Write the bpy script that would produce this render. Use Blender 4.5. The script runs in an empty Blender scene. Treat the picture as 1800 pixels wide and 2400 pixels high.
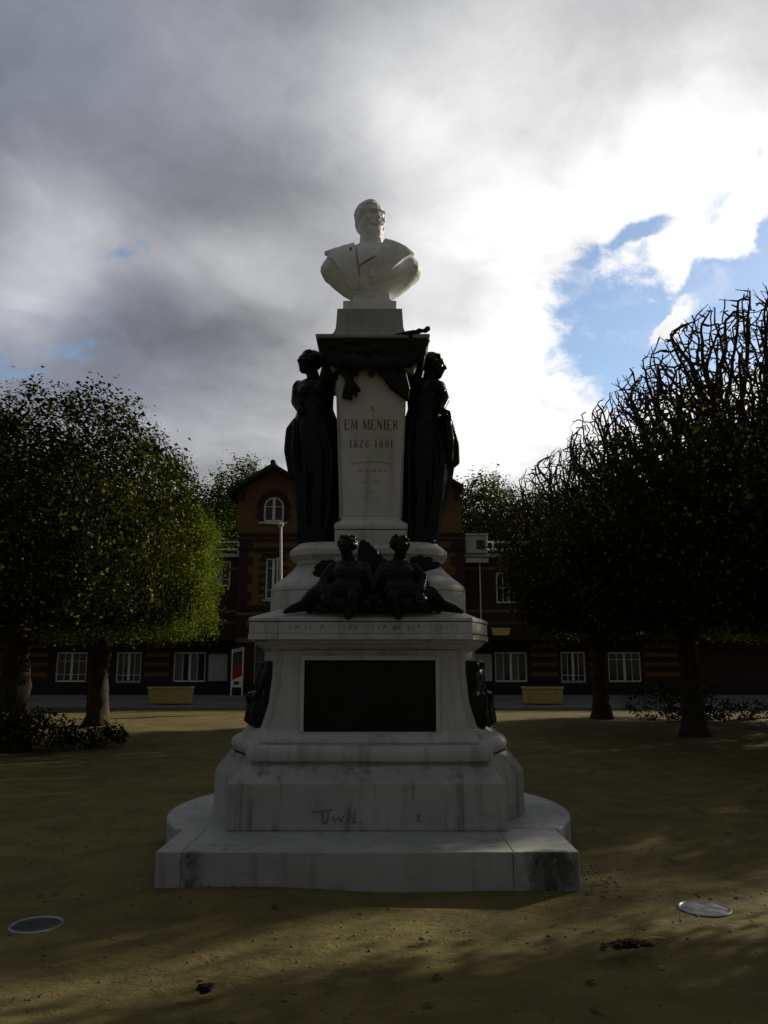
import bpy, math, random
import numpy as np
from mathutils import Vector, Matrix

random.seed(7)
RNG = np.random.default_rng(11)
PI = math.pi
R = math.radians
scene = bpy.context.scene
COL = scene.collection

# ------------------------------------------------------------------ camera
cam_d = bpy.data.cameras.new('camera')
cam_d.sensor_fit = 'VERTICAL'
cam_d.sensor_height = 36.0
cam_d.lens = 36.0 * 1850.0 / 2400.0
cam_d.clip_start = 0.05
cam_d.clip_end = 900
cam = bpy.data.objects.new('camera', cam_d)
COL.objects.link(cam)
cam.location = (0, 0, 1.6)
cam.rotation_euler = (R(90 + 10.8), 0, 0)
scene.camera = cam

# ------------------------------------------------------------------ sun and sky
SUN_AZ, SUN_EL = R(54), R(21.5)
sv = Vector((math.sin(SUN_AZ) * math.cos(SUN_EL), math.cos(SUN_AZ) * math.cos(SUN_EL), math.sin(SUN_EL)))
sd = bpy.data.lights.new('sun', 'SUN')
sd.energy = 5.0
sd.angle = R(0.55)
sd.color = (1.0, 0.89, 0.69)
so = bpy.data.objects.new('sun', sd)
COL.objects.link(so)
so.location = sv * 60
so.rotation_euler = sv.to_track_quat('Z', 'Y').to_euler()

scene.view_settings.view_transform = 'Standard'
scene.view_settings.look = 'None'
scene.view_settings.exposure = 0.0
scene.view_settings.gamma = 1.0
scene.view_settings.use_curve_mapping = False
scene.cycles.max_bounces = 6
scene.cycles.diffuse_bounces = 3
scene.cycles.use_denoising = True


def dirv(az, el):
    a, e = R(az), R(el)
    return Vector((math.sin(a) * math.cos(e), math.cos(a) * math.cos(e), math.sin(e)))


class NT:
    """Small helper for building node trees."""
    def __init__(s, tree):
        s.t = tree
        s.t.nodes.clear()

    def n(s, typ, **kw):
        nd = s.t.nodes.new(typ)
        for k, v in kw.items():
            setattr(nd, k, v)
        return nd

    def put(s, sock, v):
        if isinstance(v, bpy.types.NodeSocket):
            s.t.links.new(v, sock)
        elif v is not None:
            sock.default_value = v

    def m(s, op, a, b=None, c=None, clamp=False):
        nd = s.n('ShaderNodeMath', operation=op, use_clamp=clamp)
        s.put(nd.inputs[0], a)
        if b is not None:
            s.put(nd.inputs[1], b)
        if c is not None:
            s.put(nd.inputs[2], c)
        return nd.outputs[0]

    def vm(s, op, a, b=None):
        nd = s.n('ShaderNodeVectorMath', operation=op)
        s.put(nd.inputs[0], a)
        if b is not None:
            s.put(nd.inputs[1], b)
        return nd.outputs['Value'] if op in ('DOT_PRODUCT', 'LENGTH', 'DISTANCE') else nd.outputs[0]

    def noise(s, vec, scale, detail=4, rough=0.55, dist=0.0):
        nd = s.n('ShaderNodeTexNoise')
        s.put(nd.inputs['Vector'], vec)
        nd.inputs['Scale'].default_value = scale
        nd.inputs['Detail'].default_value = detail
        nd.inputs['Roughness'].default_value = rough
        nd.inputs['Distortion'].default_value = dist
        return nd.outputs[0]

    def mapr(s, v, a, b, c, d, smooth=False):
        nd = s.n('ShaderNodeMapRange', interpolation_type='SMOOTHSTEP' if smooth else 'LINEAR')
        s.put(nd.inputs[0], v)
        for i, q in enumerate((a, b, c, d)):
            s.put(nd.inputs[i + 1], q)
        return nd.outputs[0]

    def mix(s, f, a, b, mode='MIX'):
        nd = s.n('ShaderNodeMix', data_type='RGBA', blend_type=mode)
        s.put(nd.inputs[0], f)
        s.put(nd.inputs[6], a)
        s.put(nd.inputs[7], b)
        return nd.outputs[2]

    def scale(s, vec, sc):
        return s.vm('MULTIPLY', vec, sc)


def c4(r, g, b):
    return (r, g, b, 1.0)


world = bpy.data.worlds.new('World')
scene.world = world
world.use_nodes = True
w = NT(world.node_tree)
wd = w.n('ShaderNodeTexCoord').outputs['Generated']
wd = w.vm('NORMALIZE', wd)
sep = w.n('ShaderNodeSeparateXYZ')
w.put(sep.inputs[0], wd)
zz = w.m('MAXIMUM', sep.outputs[2], 0.0)
# cloud layer seen in perspective: direction divided by its height
hz = w.m('ADD', zz, 0.16)
comb = w.n('ShaderNodeCombineXYZ')
w.put(comb.inputs[0], w.m('DIVIDE', sep.outputs[0], hz))
w.put(comb.inputs[1], w.m('DIVIDE', sep.outputs[1], hz))
w.put(comb.inputs[2], 0.0)
flat = comb.outputs[0]
nA = w.noise(w.scale(flat, (1.0, 1.25, 1.0)), 1.15, 5, 0.50, 0.25)     # broad cloud bodies
nB = w.noise(wd, 7.0, 7, 0.60, 0.1)                                   # ragged edges
nC = w.noise(w.scale(wd, (1.0, 1.0, 2.2)), 2.6, 3, 0.5, 0.2)          # soft light and dark
# wobble the direction so that no cloud edge is a clean curve
wob = w.n('ShaderNodeTexNoise')
w.put(wob.inputs['Vector'], wd)
wob.inputs['Scale'].default_value = 3.4
wob.inputs['Detail'].default_value = 7
wob.inputs['Roughness'].default_value = 0.58
wv = w.vm('SUBTRACT', wob.outputs[1], (0.5, 0.5, 0.5))


def warped(k):
    return w.vm('ADD', wd, w.scale(wv, (k, k, k)))


soft_d, rag_d = warped(0.16), warped(0.26)


def blob(vec, az, el, sa, se, rot=0.0):
    """Gaussian patch of sky about a compass bearing and height, sizes in degrees."""
    c = dirv(az, el)
    e1 = Vector((math.cos(R(az)), -math.sin(R(az)), 0))
    e2 = c.cross(e1) * -1
    if e2.z < 0:
        e2 = -e2
    a = R(rot)
    f1 = (e1 * math.cos(a) + e2 * math.sin(a)) / R(sa)
    f2 = (e2 * math.cos(a) - e1 * math.sin(a)) / R(se)
    f3 = c / R(60)
    d = w.vm('SUBTRACT', vec, tuple(c))
    u = w.vm('DOT_PRODUCT', d, tuple(f1))
    v = w.vm('DOT_PRODUCT', d, tuple(f2))
    q = w.vm('DOT_PRODUCT', d, tuple(f3))
    r2 = w.m('ADD', w.m('ADD', w.m('MULTIPLY', u, u), w.m('MULTIPLY', v, v)), w.m('MULTIPLY', q, q))
    return w.m('EXPONENT', w.m('MULTIPLY', r2, -0.5))


# brightness of the cloud cover: thin and glowing towards the hidden sun, thick and grey away from it
V = 0.085
for (az, el, sa, se, k, rot) in (
        (-20, 29, 26, 17, 0.105, 0), (-23, 33, 4.5, 2.6, 0.09, 15), (-7, 39, 6, 2.6, 0.12, -10), (-27, 29.5, 4, 1.8, 0.09, 0), (-9, 24.5, 4, 1.6, 0.07, 5), (24, 30.5, 8.5, 5.4, 0.95, 10), (44, 24, 14, 8, 0.55, 0), (9, 22, 4.8, 6.5, 0.52, 0), (16, 13, 13, 6, 0.85, 0),
        (10, 35, 9, 8, 0.24, 0), (5.5, 30.5, 4.0, 4.5, 0.24, 0), (0.5, 37, 3.2, 2.3, 0.19, -20), (-14, 26.6, 8, 1.9, 0.19, -12),
        (-9, 13, 16, 4.5, 0.19, 0), (-26.5, 24.5, 3.4, 2.4, 0.30, 0), (-17.5, 22.0, 9, 3.2, -0.055, 0),
        (-14, 33.5, 8, 3.2, -0.030, 0), (24, 44, 9, 4, 0.16, 0), (0, 44, 12, 5, 0.08, 0), (8, 26.5, 3.2, 1.5, -0.16, 0),
        (11, 12.6, 4.5, 1.1, -0.35, 0), (0, 86, 40, 40, 0.09, 0)):
    V = w.m('ADD', V, w.m('MULTIPLY', blob(soft_d, az, el, sa, se, rot), k))
tex = w.m('ADD', w.mapr(nA, 0.30, 0.70, 0.68, 1.34), w.mapr(nC, 0.3, 0.7, -0.12, 0.12))
tex = w.m('ADD', tex, w.mapr(nB, 0.3, 0.7, -0.07, 0.07))
nD = w.noise(w.vm('ADD', flat, w.scale(wv, (0.5, 0.5, 0.0))), 2.9, 6, 0.55, 0.5)
tex = w.m('ADD', tex, w.mapr(nD, 0.3, 0.7, -0.20, 0.20))
V = w.m('MULTIPLY', V, tex)
V = w.m('MINIMUM', w.m('MAXIMUM', V, 0.02), 1.04)
cool = w.m('MAXIMUM', blob(soft_d, -31, 40, 13, 9), blob(soft_d, -26, 21, 9, 6))
cl_tint = w.mix(w.m('MULTIPLY', cool, 0.85, clamp=True), c4(0.965, 0.985, 1.02), c4(0.83, 0.90, 1.18))
cl_tint = w.mix(w.mapr(V, 0.25, 0.8, 0, 1), cl_tint, c4(1, 1, 1))
cv = w.n('ShaderNodeCombineXYZ')
for i in range(3):
    w.put(cv.inputs[i], V)
cloud = w.mix(1.0, cl_tint, cv.outputs[0], 'MULTIPLY')
# open blue between the clouds
gap = None
for (az, el, sa, se, k, rot) in ((17.8, 23.4, 3.2, 3.3, 1.3, 0), (21.5, 25.0, 4.8, 2.7, 1.15, 8), (19.4, 30.0, 2.0, 1.0, 0.78, 15),
                                 (26.8, 26.6, 3.0, 1.3, 1.0, 18), (18.8, 18.9, 2.2, 1.1, 0.80, 40), (15.4, 28.0, 2.4, 1.2, 0.72, 10),
                                 (27, 22.5, 5.0, 2.2, 1.0, 0),
                                 (-20.4, 27.1, 2.2, 1.0, 0.74, 0), (-27.5, 20.0, 3.0, 1.4, 0.62, 0)):
    b = w.m('MULTIPLY', blob(rag_d, az, el, sa, se, rot), k)
    gap = b if gap is None else w.m('MAXIMUM', gap, b)
wisp = w.noise(w.scale(wd, (1.0, 1.0, 1.7)), 11.0, 6, 0.62, 0.4)
gsum = w.m('ADD', gap, w.m('MULTIPLY', w.m('SUBTRACT', wisp, 0.5), 1.7))
for (az, el, sa, se, k) in ((20.4, 23.6, 1.5, 0.55, 1.1), (21.6, 25.6, 1.1, 0.5, 0.8), (23.5, 27.6, 2.6, 0.7, 0.9)):   # shreds of cloud in the opening
    gsum = w.m('SUBTRACT', gsum, w.m('MULTIPLY', blob(rag_d, az, el, sa, se, 18), k))
gmask = w.mapr(gsum, 0.26, 0.66, 0, 1, True)
sky = w.n('ShaderNodeTexSky', sky_type='NISHITA')
sky.sun_disc = False
sky.sun_elevation = SUN_EL
sky.sun_rotation = SUN_AZ
sky.air_density = 1.0
sky.dust_density = 0.4
sky.ozone_density = 2.0
skyc = w.mix(1.0, sky.outputs[0], c4(0.15, 0.15, 0.15), 'MULTIPLY')
veil = w.noise(w.scale(w.vm('ADD', wd, w.scale(wv, (0.15, 0.15, 0.15))), (1.0, 1.0, 2.0)), 7.5, 6, 0.6, 0.6)
gmask = w.m('MULTIPLY', gmask, w.mapr(veil, 0.50, 0.74, 0.96, 0.45, True))
final = w.mix(gmask, cloud, skyc)
bg = w.n('ShaderNodeBackground')
w.put(bg.inputs[0], final)
bg.inputs[1].default_value = 1.0
wo = w.n('ShaderNodeOutputWorld')
w.put(wo.inputs[0], bg.outputs[0])

# ------------------------------------------------------------------ materials


def material(name):
    m = bpy.data.materials.new(name)
    m.use_nodes = True
    t = NT(m.node_tree)
    out = t.n('ShaderNodeOutputMaterial')
    p = t.n('ShaderNodeBsdfPrincipled')
    t.put(out.inputs[0], p.outputs[0])
    return m, t, p


def bump(t, p, h, strength=0.3, dist=0.01):
    b = t.n('ShaderNodeBump')
    b.inputs['Strength'].default_value = strength
    b.inputs['Distance'].default_value = dist
    t.put(b.inputs['Height'], h)
    t.put(p.inputs['Normal'], b.outputs[0])


def simple(name, col, rough=0.7, var=0.25, scale=6.0, metal=0.0, bumps=0.15, spec=0.4):
    m, t, p = material(name)
    pos = t.n('ShaderNodeNewGeometry').outputs['Position']
    n1 = t.noise(pos, scale, 5, 0.6)
    n2 = t.noise(pos, scale * 7, 3, 0.6)
    f = t.m('ADD', t.m('MULTIPLY', n1, 0.7), t.m('MULTIPLY', n2, 0.3))
    lo = tuple(max(0, c * (1 - var)) for c in col)
    hi = tuple(min(1, c * (1 + var)) for c in col)
    t.put(p.inputs['Base Color'], t.mix(t.mapr(f, 0.3, 0.7, 0, 1), c4(*lo), c4(*hi)))
    p.inputs['Roughness'].default_value = rough
    p.inputs['Metallic'].default_value = metal
    p.inputs['Specular IOR Level'].default_value = spec
    if bumps:
        bump(t, p, n2, bumps, 0.01)
    return m


def stone(name, col, dirt=(0.10, 0.10, 0.075), amt=0.6, green=0.25, streak=1.0, low_dark=False):
    m, t, p = material(name)
    pos = t.n('ShaderNodeNewGeometry').outputs['Position']
    big = t.noise(pos, 1.7, 6, 0.62, 0.3)
    fine = t.noise(pos, 38.0, 5, 0.65)
    drip = t.noise(t.scale(pos, (9.0, 9.0, 0.9)), 1.0, 5, 0.6)
    patch = t.noise(pos, 3.6, 4, 0.6, 0.6)
    base = t.mix(t.mapr(big, 0.3, 0.72, 0, 1), c4(*[c * 0.84 for c in col]), c4(*[min(1, c * 1.07) for c in col]))
    base = t.mix(t.m('MULTIPLY', t.mapr(drip, 0.50, 0.74, 0, 1, True), amt * streak), base, c4(*dirt))
    base = t.mix(t.m('MULTIPLY', t.mapr(patch, 0.55, 0.75, 0, 1, True), amt * 0.55), base, c4(dirt[0] * 1.5, dirt[1] * 1.5, dirt[2] * 1.5))
    base = t.mix(t.m('MULTIPLY', t.mapr(t.noise(pos, 2.2, 3, 0.5), 0.52, 0.74, 0, 1), green), base, c4(0.17, 0.20, 0.13))
    base = t.mix(t.m('MULTIPLY', t.mapr(fine, 0.35, 0.75, 0, 1), 0.22), base, c4(*[c * 0.5 for c in col]))
    if low_dark:                       # black growth at the two front corners of the step and a few runs between
        sp = t.n('ShaderNodeSeparateXYZ')
        t.put(sp.inputs[0], pos)
        x = sp.outputs[0]
        k1 = t.mapr(t.m('ABSOLUTE', t.m('SUBTRACT', x, 1.24)), 0.40, 0.06, 0, 1)
        k2 = t.mapr(t.m('ABSOLUTE', t.m('SUBTRACT', x, -1.40)), 0.24, 0.0, 0, 0.85)
        k3 = t.mapr(t.m('ABSOLUTE', t.m('SUBTRACT', x, 0.35)), 0.9, 0.0, 0, 0.25)
        k = t.m('MAXIMUM', t.m('MAXIMUM', k1, k2), k3)
        k = t.m('MULTIPLY', k, t.mapr(sp.outputs[1], 6.17, 6.30, 1, 0))
        k = t.m('ADD', t.m('MULTIPLY', k, 0.9), t.m('MULTIPLY', t.m('SUBTRACT', t.noise(t.scale(pos, (3.4, 3, 2.2)), 3.0, 7, 0.72, 0.4), 0.5), 1.5))
        base = t.mix(t.mapr(k, 0.36, 0.98, 0, 0.88, True), base, c4(0.022, 0.022, 0.018))
    t.put(p.inputs['Base Color'], base)
    p.inputs['Roughness'].default_value = 0.62
    p.inputs['Specular IOR Level'].default_value = 0.3
    h = t.m('ADD', t.m('MULTIPLY', fine, 0.5), t.m('MULTIPLY', big, 1.0))
    bump(t, p, h, 0.22, 0.012)
    return m


M = {}
M['marble'] = stone('weathered_white_marble', (0.55, 0.56, 0.56), amt=0.40, green=0.30)
M['marble_step'] = stone('stained_step_marble', (0.42, 0.43, 0.425), amt=0.50, green=0.35, low_dark=True)
M['marble_mid'] = stone('streaked_step_marble', (0.42, 0.43, 0.415), amt=0.58, green=0.40, streak=1.2)
M['marble_top'] = stone('grey_marble', (0.36, 0.36, 0.335), amt=0.5, green=0.2)
M['marble_bust'] = stone('clean_white_marble', (0.81, 0.84, 0.88), dirt=(0.25, 0.26, 0.26), amt=0.28, green=0.08)
M['letter'] = simple('faded_red_brown_letter_paint', (0.105, 0.058, 0.043), 0.8, 0.55, 40)
M['worn'] = simple('worn_incision', (0.26, 0.262, 0.24), 0.9, 0.4, 40)
M['graffiti'] = simple('dark_marker_scrawl', (0.19, 0.195, 0.175), 0.8, 0.45, 25)
M['joint'] = simple('open_joint', (0.03, 0.028, 0.024), 0.95, 0.3, 10)


def bronze():
    m, t, p = material('dark_patinated_bronze')
    pos = t.n('ShaderNodeNewGeometry').outputs['Position']
    n1 = t.noise(pos, 5.0, 5, 0.6)
    n2 = t.noise(pos, 45.0, 4, 0.6)
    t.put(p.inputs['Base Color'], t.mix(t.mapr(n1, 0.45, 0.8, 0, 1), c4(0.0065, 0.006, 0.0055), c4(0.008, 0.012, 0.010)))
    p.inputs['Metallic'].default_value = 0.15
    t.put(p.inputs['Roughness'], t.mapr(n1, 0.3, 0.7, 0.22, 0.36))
    p.inputs['Specular IOR Level'].default_value = 0.20
    bump(t, p, n2, 0.18, 0.006)
    return m


M['bronze'] = bronze()


def leaf_mat(name, ca, cb, trans=0.35):
    m = bpy.data.materials.new(name)
    m.use_nodes = True
    t = NT(m.node_tree)
    pos = t.n('ShaderNodeNewGeometry').outputs['Position']
    n1 = t.noise(pos, 0.8, 3, 0.6)
    n2 = t.noise(pos, 14.0, 2, 0.6)
    f = t.m('ADD', t.m('MULTIPLY', n1, 0.55), t.m('MULTIPLY', n2, 0.45))
    col = t.mix(t.mapr(f, 0.36, 0.64, 0, 1), c4(*ca), c4(*cb))
    # single leaves differ: some dull, a few yellowed and brightened to paint in sunlit specks
    rnd = t.n('ShaderNodeNewGeometry').outputs['Random Per Island']
    col = t.mix(t.mapr(rnd, 0.0, 0.5, 0.55, 0.0), col, c4(*[c * 0.5 for c in ca]))
    col = t.mix(t.mapr(rnd, 0.88, 0.97, 0.0, 0.9), col, c4(0.26, 0.27, 0.060))
    d = t.n('ShaderNodeBsdfDiffuse')
    t.put(d.inputs[0], col)
    tr = t.n('ShaderNodeBsdfTranslucent')
    t.put(tr.inputs[0], t.mix(1.0, col, c4(1.35, 1.45, 0.7), 'MULTIPLY'))
    mx = t.n('ShaderNodeMixShader')
    mx.inputs[0].default_value = trans
    t.put(mx.inputs[1], d.outputs[0])
    t.put(mx.inputs[2], tr.outputs[0])
    o = t.n('ShaderNodeOutputMaterial')
    t.put(o.inputs[0], mx.outputs[0])
    return m


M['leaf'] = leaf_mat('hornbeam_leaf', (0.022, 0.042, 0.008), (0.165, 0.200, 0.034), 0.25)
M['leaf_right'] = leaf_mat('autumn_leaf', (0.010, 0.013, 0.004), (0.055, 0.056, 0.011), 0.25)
M['leaf_brown_shaded'] = leaf_mat('shaded_browning_hornbeam_leaf', (0.006, 0.008, 0.0025), (0.042, 0.050, 0.010), 0.20)  # browner leaf, darkened further: shade of the unlit crowns put into the colour
M['leaf_far'] = leaf_mat('far_leaf', (0.022, 0.050, 0.012), (0.110, 0.150, 0.026), 0.30)
M['leaf_fall'] = simple('dead_leaf', (0.045, 0.030, 0.016), 0.75, 0.55, 22)


def bark():
    m, t, p = material('grey_brown_bark')
    pos = t.n('ShaderNodeNewGeometry').outputs['Position']
    n1 = t.noise(t.scale(pos, (14, 14, 3.2)), 1.0, 6, 0.65, 0.4)
    n2 = t.noise(pos, 2.2, 4, 0.6)
    c = t.mix(t.mapr(n1, 0.35, 0.65, 0, 1), c4(0.020, 0.016, 0.011), c4(0.080, 0.062, 0.036))
    c = t.mix(t.mapr(n2, 0.5, 0.75, 0, 0.5), c, c4(0.07, 0.075, 0.030))
    t.put(p.inputs['Base Color'], c)
    p.inputs['Roughness'].default_value = 0.92
    p.inputs['Specular IOR Level'].default_value = 0.15
    bump(t, p, n1, 0.8, 0.03)
    return m


M['bark'] = bark()
M['twig'] = simple('dark_twig', (0.040, 0.028, 0.020), 0.9, 0.35, 9, spec=0.15)


def ground_mat():
    m, t, p = material('sandy_trodden_earth')
    pos = t.n('ShaderNodeNewGeometry').outputs['Position']
    b1 = t.noise(pos, 0.33, 6, 0.62, 0.4)
    b2 = t.noise(pos, 2.1, 6, 0.65, 0.3)
    f1 = t.noise(pos, 60.0, 4, 0.7)
    f2 = t.noise(pos, 210.0, 2, 0.6)
    c = t.mix(t.mapr(b1, 0.35, 0.68, 0, 1), c4(0.140, 0.122, 0.046), c4(0.215, 0.182, 0.066))
    c = t.mix(t.mapr(b2, 0.44, 0.66, 0, 0.75), c, c4(0.085, 0.072, 0.032))
    c = t.mix(t.mapr(f1, 0.35, 0.70, 0, 0.5), c, c4(0.085, 0.066, 0.034))
    v = t.n('ShaderNodeTexVoronoi')
    t.put(v.inputs['Vector'], pos)
    v.inputs['Scale'].default_value = 26.0
    peb = t.mapr(v.outputs['Distance'], 0.10, 0.22, 1, 0)
    keep = t.mapr(t.noise(pos, 9.0, 3, 0.6), 0.55, 0.66, 0, 1)
    pm = t.m('MULTIPLY', peb, keep)
    c = t.mix(t.m('MULTIPLY', pm, 0.7), c, c4(0.20, 0.17, 0.11))
    t.put(p.inputs['Base Color'], c)
    p.inputs['Roughness'].default_value = 0.93
    p.inputs['Specular IOR Level'].default_value = 0.12
    h = t.m('ADD', t.m('MULTIPLY', f1, 0.5), t.m('ADD', t.m('MULTIPLY', f2, 0.25), t.m('MULTIPLY', b2, 1.6)))
    h = t.m('ADD', h, t.m('MULTIPLY', pm, 0.6))
    h = t.m('ADD', h, t.m('MULTIPLY', t.noise(t.scale(pos, (1.0, 1.6, 1.0)), 8.0, 5, 0.6, 0.5), 2.2))
    bump(t, p, h, 0.55, 0.02)
    return m


M['ground'] = ground_mat()
M['asphalt'] = simple('worn_asphalt', (0.120, 0.126, 0.145), 0.85, 0.25, 3.0, bumps=0.3)
M['paving'] = simple('grey_paving', (0.12, 0.12, 0.125), 0.85, 0.2, 2.5, bumps=0.2)
M['kerb'] = simple('granite_kerb', (0.22, 0.21, 0.20), 0.8, 0.2, 9)


def brick_mat(name, c1, c2, mortar):
    m, t, p = material(name)
    tc = t.n('ShaderNodeTexCoord').outputs['Object']
    mp = t.n('ShaderNodeMapping')
    mp.inputs['Rotation'].default_value = (R(90), 0, 0)
    t.put(mp.inputs[0], tc)
    b = t.n('ShaderNodeTexBrick')
    t.put(b.inputs['Vector'], mp.outputs[0])
    b.inputs['Color1'].default_value = c4(*c1)
    b.inputs['Color2'].default_value = c4(*c2)
    b.inputs['Mortar'].default_value = c4(*mortar)
    b.inputs['Scale'].default_value = 1.0
    b.inputs['Brick Width'].default_value = 0.23
    b.inputs['Row Height'].default_value = 0.075
    b.inputs['Mortar Size'].default_value = 0.008
    n1 = t.noise(tc, 1.6, 5, 0.6)
    c = t.mix(t.mapr(n1, 0.35, 0.7, 0, 0.6), b.outputs[0], c4(*[q * 0.55 for q in c1]))
    t.put(p.inputs['Base Color'], c)
    p.inputs['Roughness'].default_value = 0.9
    bump(t, p, b.outputs['Fac'], -0.5, 0.01)
    return m


M['brick_ochre'] = brick_mat('ochre_brick', (0.19, 0.098, 0.028), (0.14, 0.068, 0.020), (0.12, 0.085, 0.05))
M['brick_red'] = brick_mat('dark_red_brick', (0.050, 0.019, 0.012), (0.036, 0.013, 0.009), (0.04, 0.026, 0.02))
M['black_brick'] = simple('black_glazed_band', (0.014, 0.011, 0.010), 0.7, 0.3, 5)
M['ochre'] = simple('ochre_stone_band', (0.17, 0.088, 0.030), 0.85, 0.3, 4)
M['slate'] = simple('dark_slate', (0.020, 0.020, 0.022), 0.75, 0.3, 6)
M['white'] = simple('white_paint', (0.80, 0.80, 0.79), 0.5, 0.08, 5, bumps=0.05)
M['white_dull'] = simple('grey_white_board', (0.42, 0.43, 0.43), 0.6, 0.14, 3, bumps=0.05)
M['cream'] = simple('yellow_cream_concrete', (0.66, 0.52, 0.17), 0.85, 0.2, 6)
M['dark_metal'] = simple('dark_painted_metal', (0.020, 0.021, 0.023), 0.45, 0.3, 12)
M['grey_metal'] = simple('grey_metal', (0.20, 0.21, 0.23), 0.45, 0.2, 12, metal=0.3)
M['pale_metal'] = simple('pale_painted_metal', (0.62, 0.60, 0.60), 0.45, 0.12, 9)
M['red'] = simple('red_panel', (0.42, 0.012, 0.010), 0.5, 0.15, 5)
M['soil'] = simple('black_soil', (0.018, 0.014, 0.010), 0.95, 0.4, 30)
M['curtain'] = simple('grey_net_curtain', (0.16, 0.165, 0.17), 0.85, 0.25, 6)


def glass():
    m, t, p = material('dark_window_glass')
    pos = t.n('ShaderNodeNewGeometry').outputs['Position']
    p.inputs['Base Color'].default_value = c4(0.010, 0.011, 0.013)
    p.inputs['Roughness'].default_value = 0.08
    p.inputs['Specular IOR Level'].default_value = 0.5
    bump(t, p, t.noise(pos, 1.5, 2, 0.5), 0.06, 0.02)
    return m


M['glass'] = glass()


def lens():
    m, t, p = material('dusty_lamp_glass')
    pos = t.n('ShaderNodeNewGeometry').outputs['Position']
    n = t.noise(pos, 14, 5, 0.65)
    t.put(p.inputs['Base Color'], t.mix(t.mapr(n, 0.35, 0.7, 0, 1), c4(0.13, 0.14, 0.16), c4(0.25, 0.27, 0.30)))
    t.put(p.inputs['Roughness'], t.mapr(n, 0.3, 0.7, 0.15, 0.45))
    return m


M['lens'] = lens()
M['lens_dark'] = simple('dusty_dark_lamp_glass', (0.07, 0.075, 0.085), 0.25, 0.4, 12, bumps=0.05)
M['steel'] = simple('brushed_steel', (0.45, 0.47, 0.52), 0.32, 0.15, 25, metal=0.8, bumps=0.05)

# ------------------------------------------------------------------ object helpers


def tag(o, label=None, cat=None, group=None, kind=None):
    if label:
        o['label'] = label
    if cat:
        o['category'] = cat
    if group:
        o['group'] = group
    if kind:
        o['kind'] = kind
    return o


def thing(name, label, cat, loc=(0, 0, 0), group=None):
    o = bpy.data.objects.new(name, None)
    o.empty_display_size = 0.2
    COL.objects.link(o)
    o.location = loc
    return tag(o, label, cat, group)


def world_loc(o):
    v = Vector(o.location)
    p = o.parent
    while p:
        v += Vector(p.location)
        p = p.parent
    return v


def link(name, me, mat, parent=None):
    o = bpy.data.objects.new(name, me)
    COL.objects.link(o)
    if mat and not me.materials:
        me.materials.append(mat)
    if parent:
        o.parent = parent
    return o


def fast_mesh(name, verts, quads=None, tris=None, smooth=False):
    """Mesh from numpy arrays."""
    verts = np.asarray(verts, dtype=np.float32)
    nq = 0 if quads is None else len(quads)
    nt = 0 if tris is None else len(tris)
    me = bpy.data.meshes.new(name)
    me.vertices.add(len(verts))
    me.vertices.foreach_set('co', verts.ravel())
    nl = nq * 4 + nt * 3
    me.loops.add(nl)
    me.polygons.add(nq + nt)
    idx = []
    if nq:
        idx.append(np.asarray(quads, dtype=np.int32).ravel())
    if nt:
        idx.append(np.asarray(tris, dtype=np.int32).ravel())
    me.loops.foreach_set('vertex_index', np.concatenate(idx))
    st = np.concatenate([np.arange(nq) * 4, nq * 4 + np.arange(nt) * 3]).astype(np.int32)
    me.polygons.foreach_set('loop_start', st)
    if smooth:
        me.polygons.foreach_set('use_smooth', np.ones(nq + nt, dtype=bool))
    me.update(calc_edges=True)
    me.validate()
    return me


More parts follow.
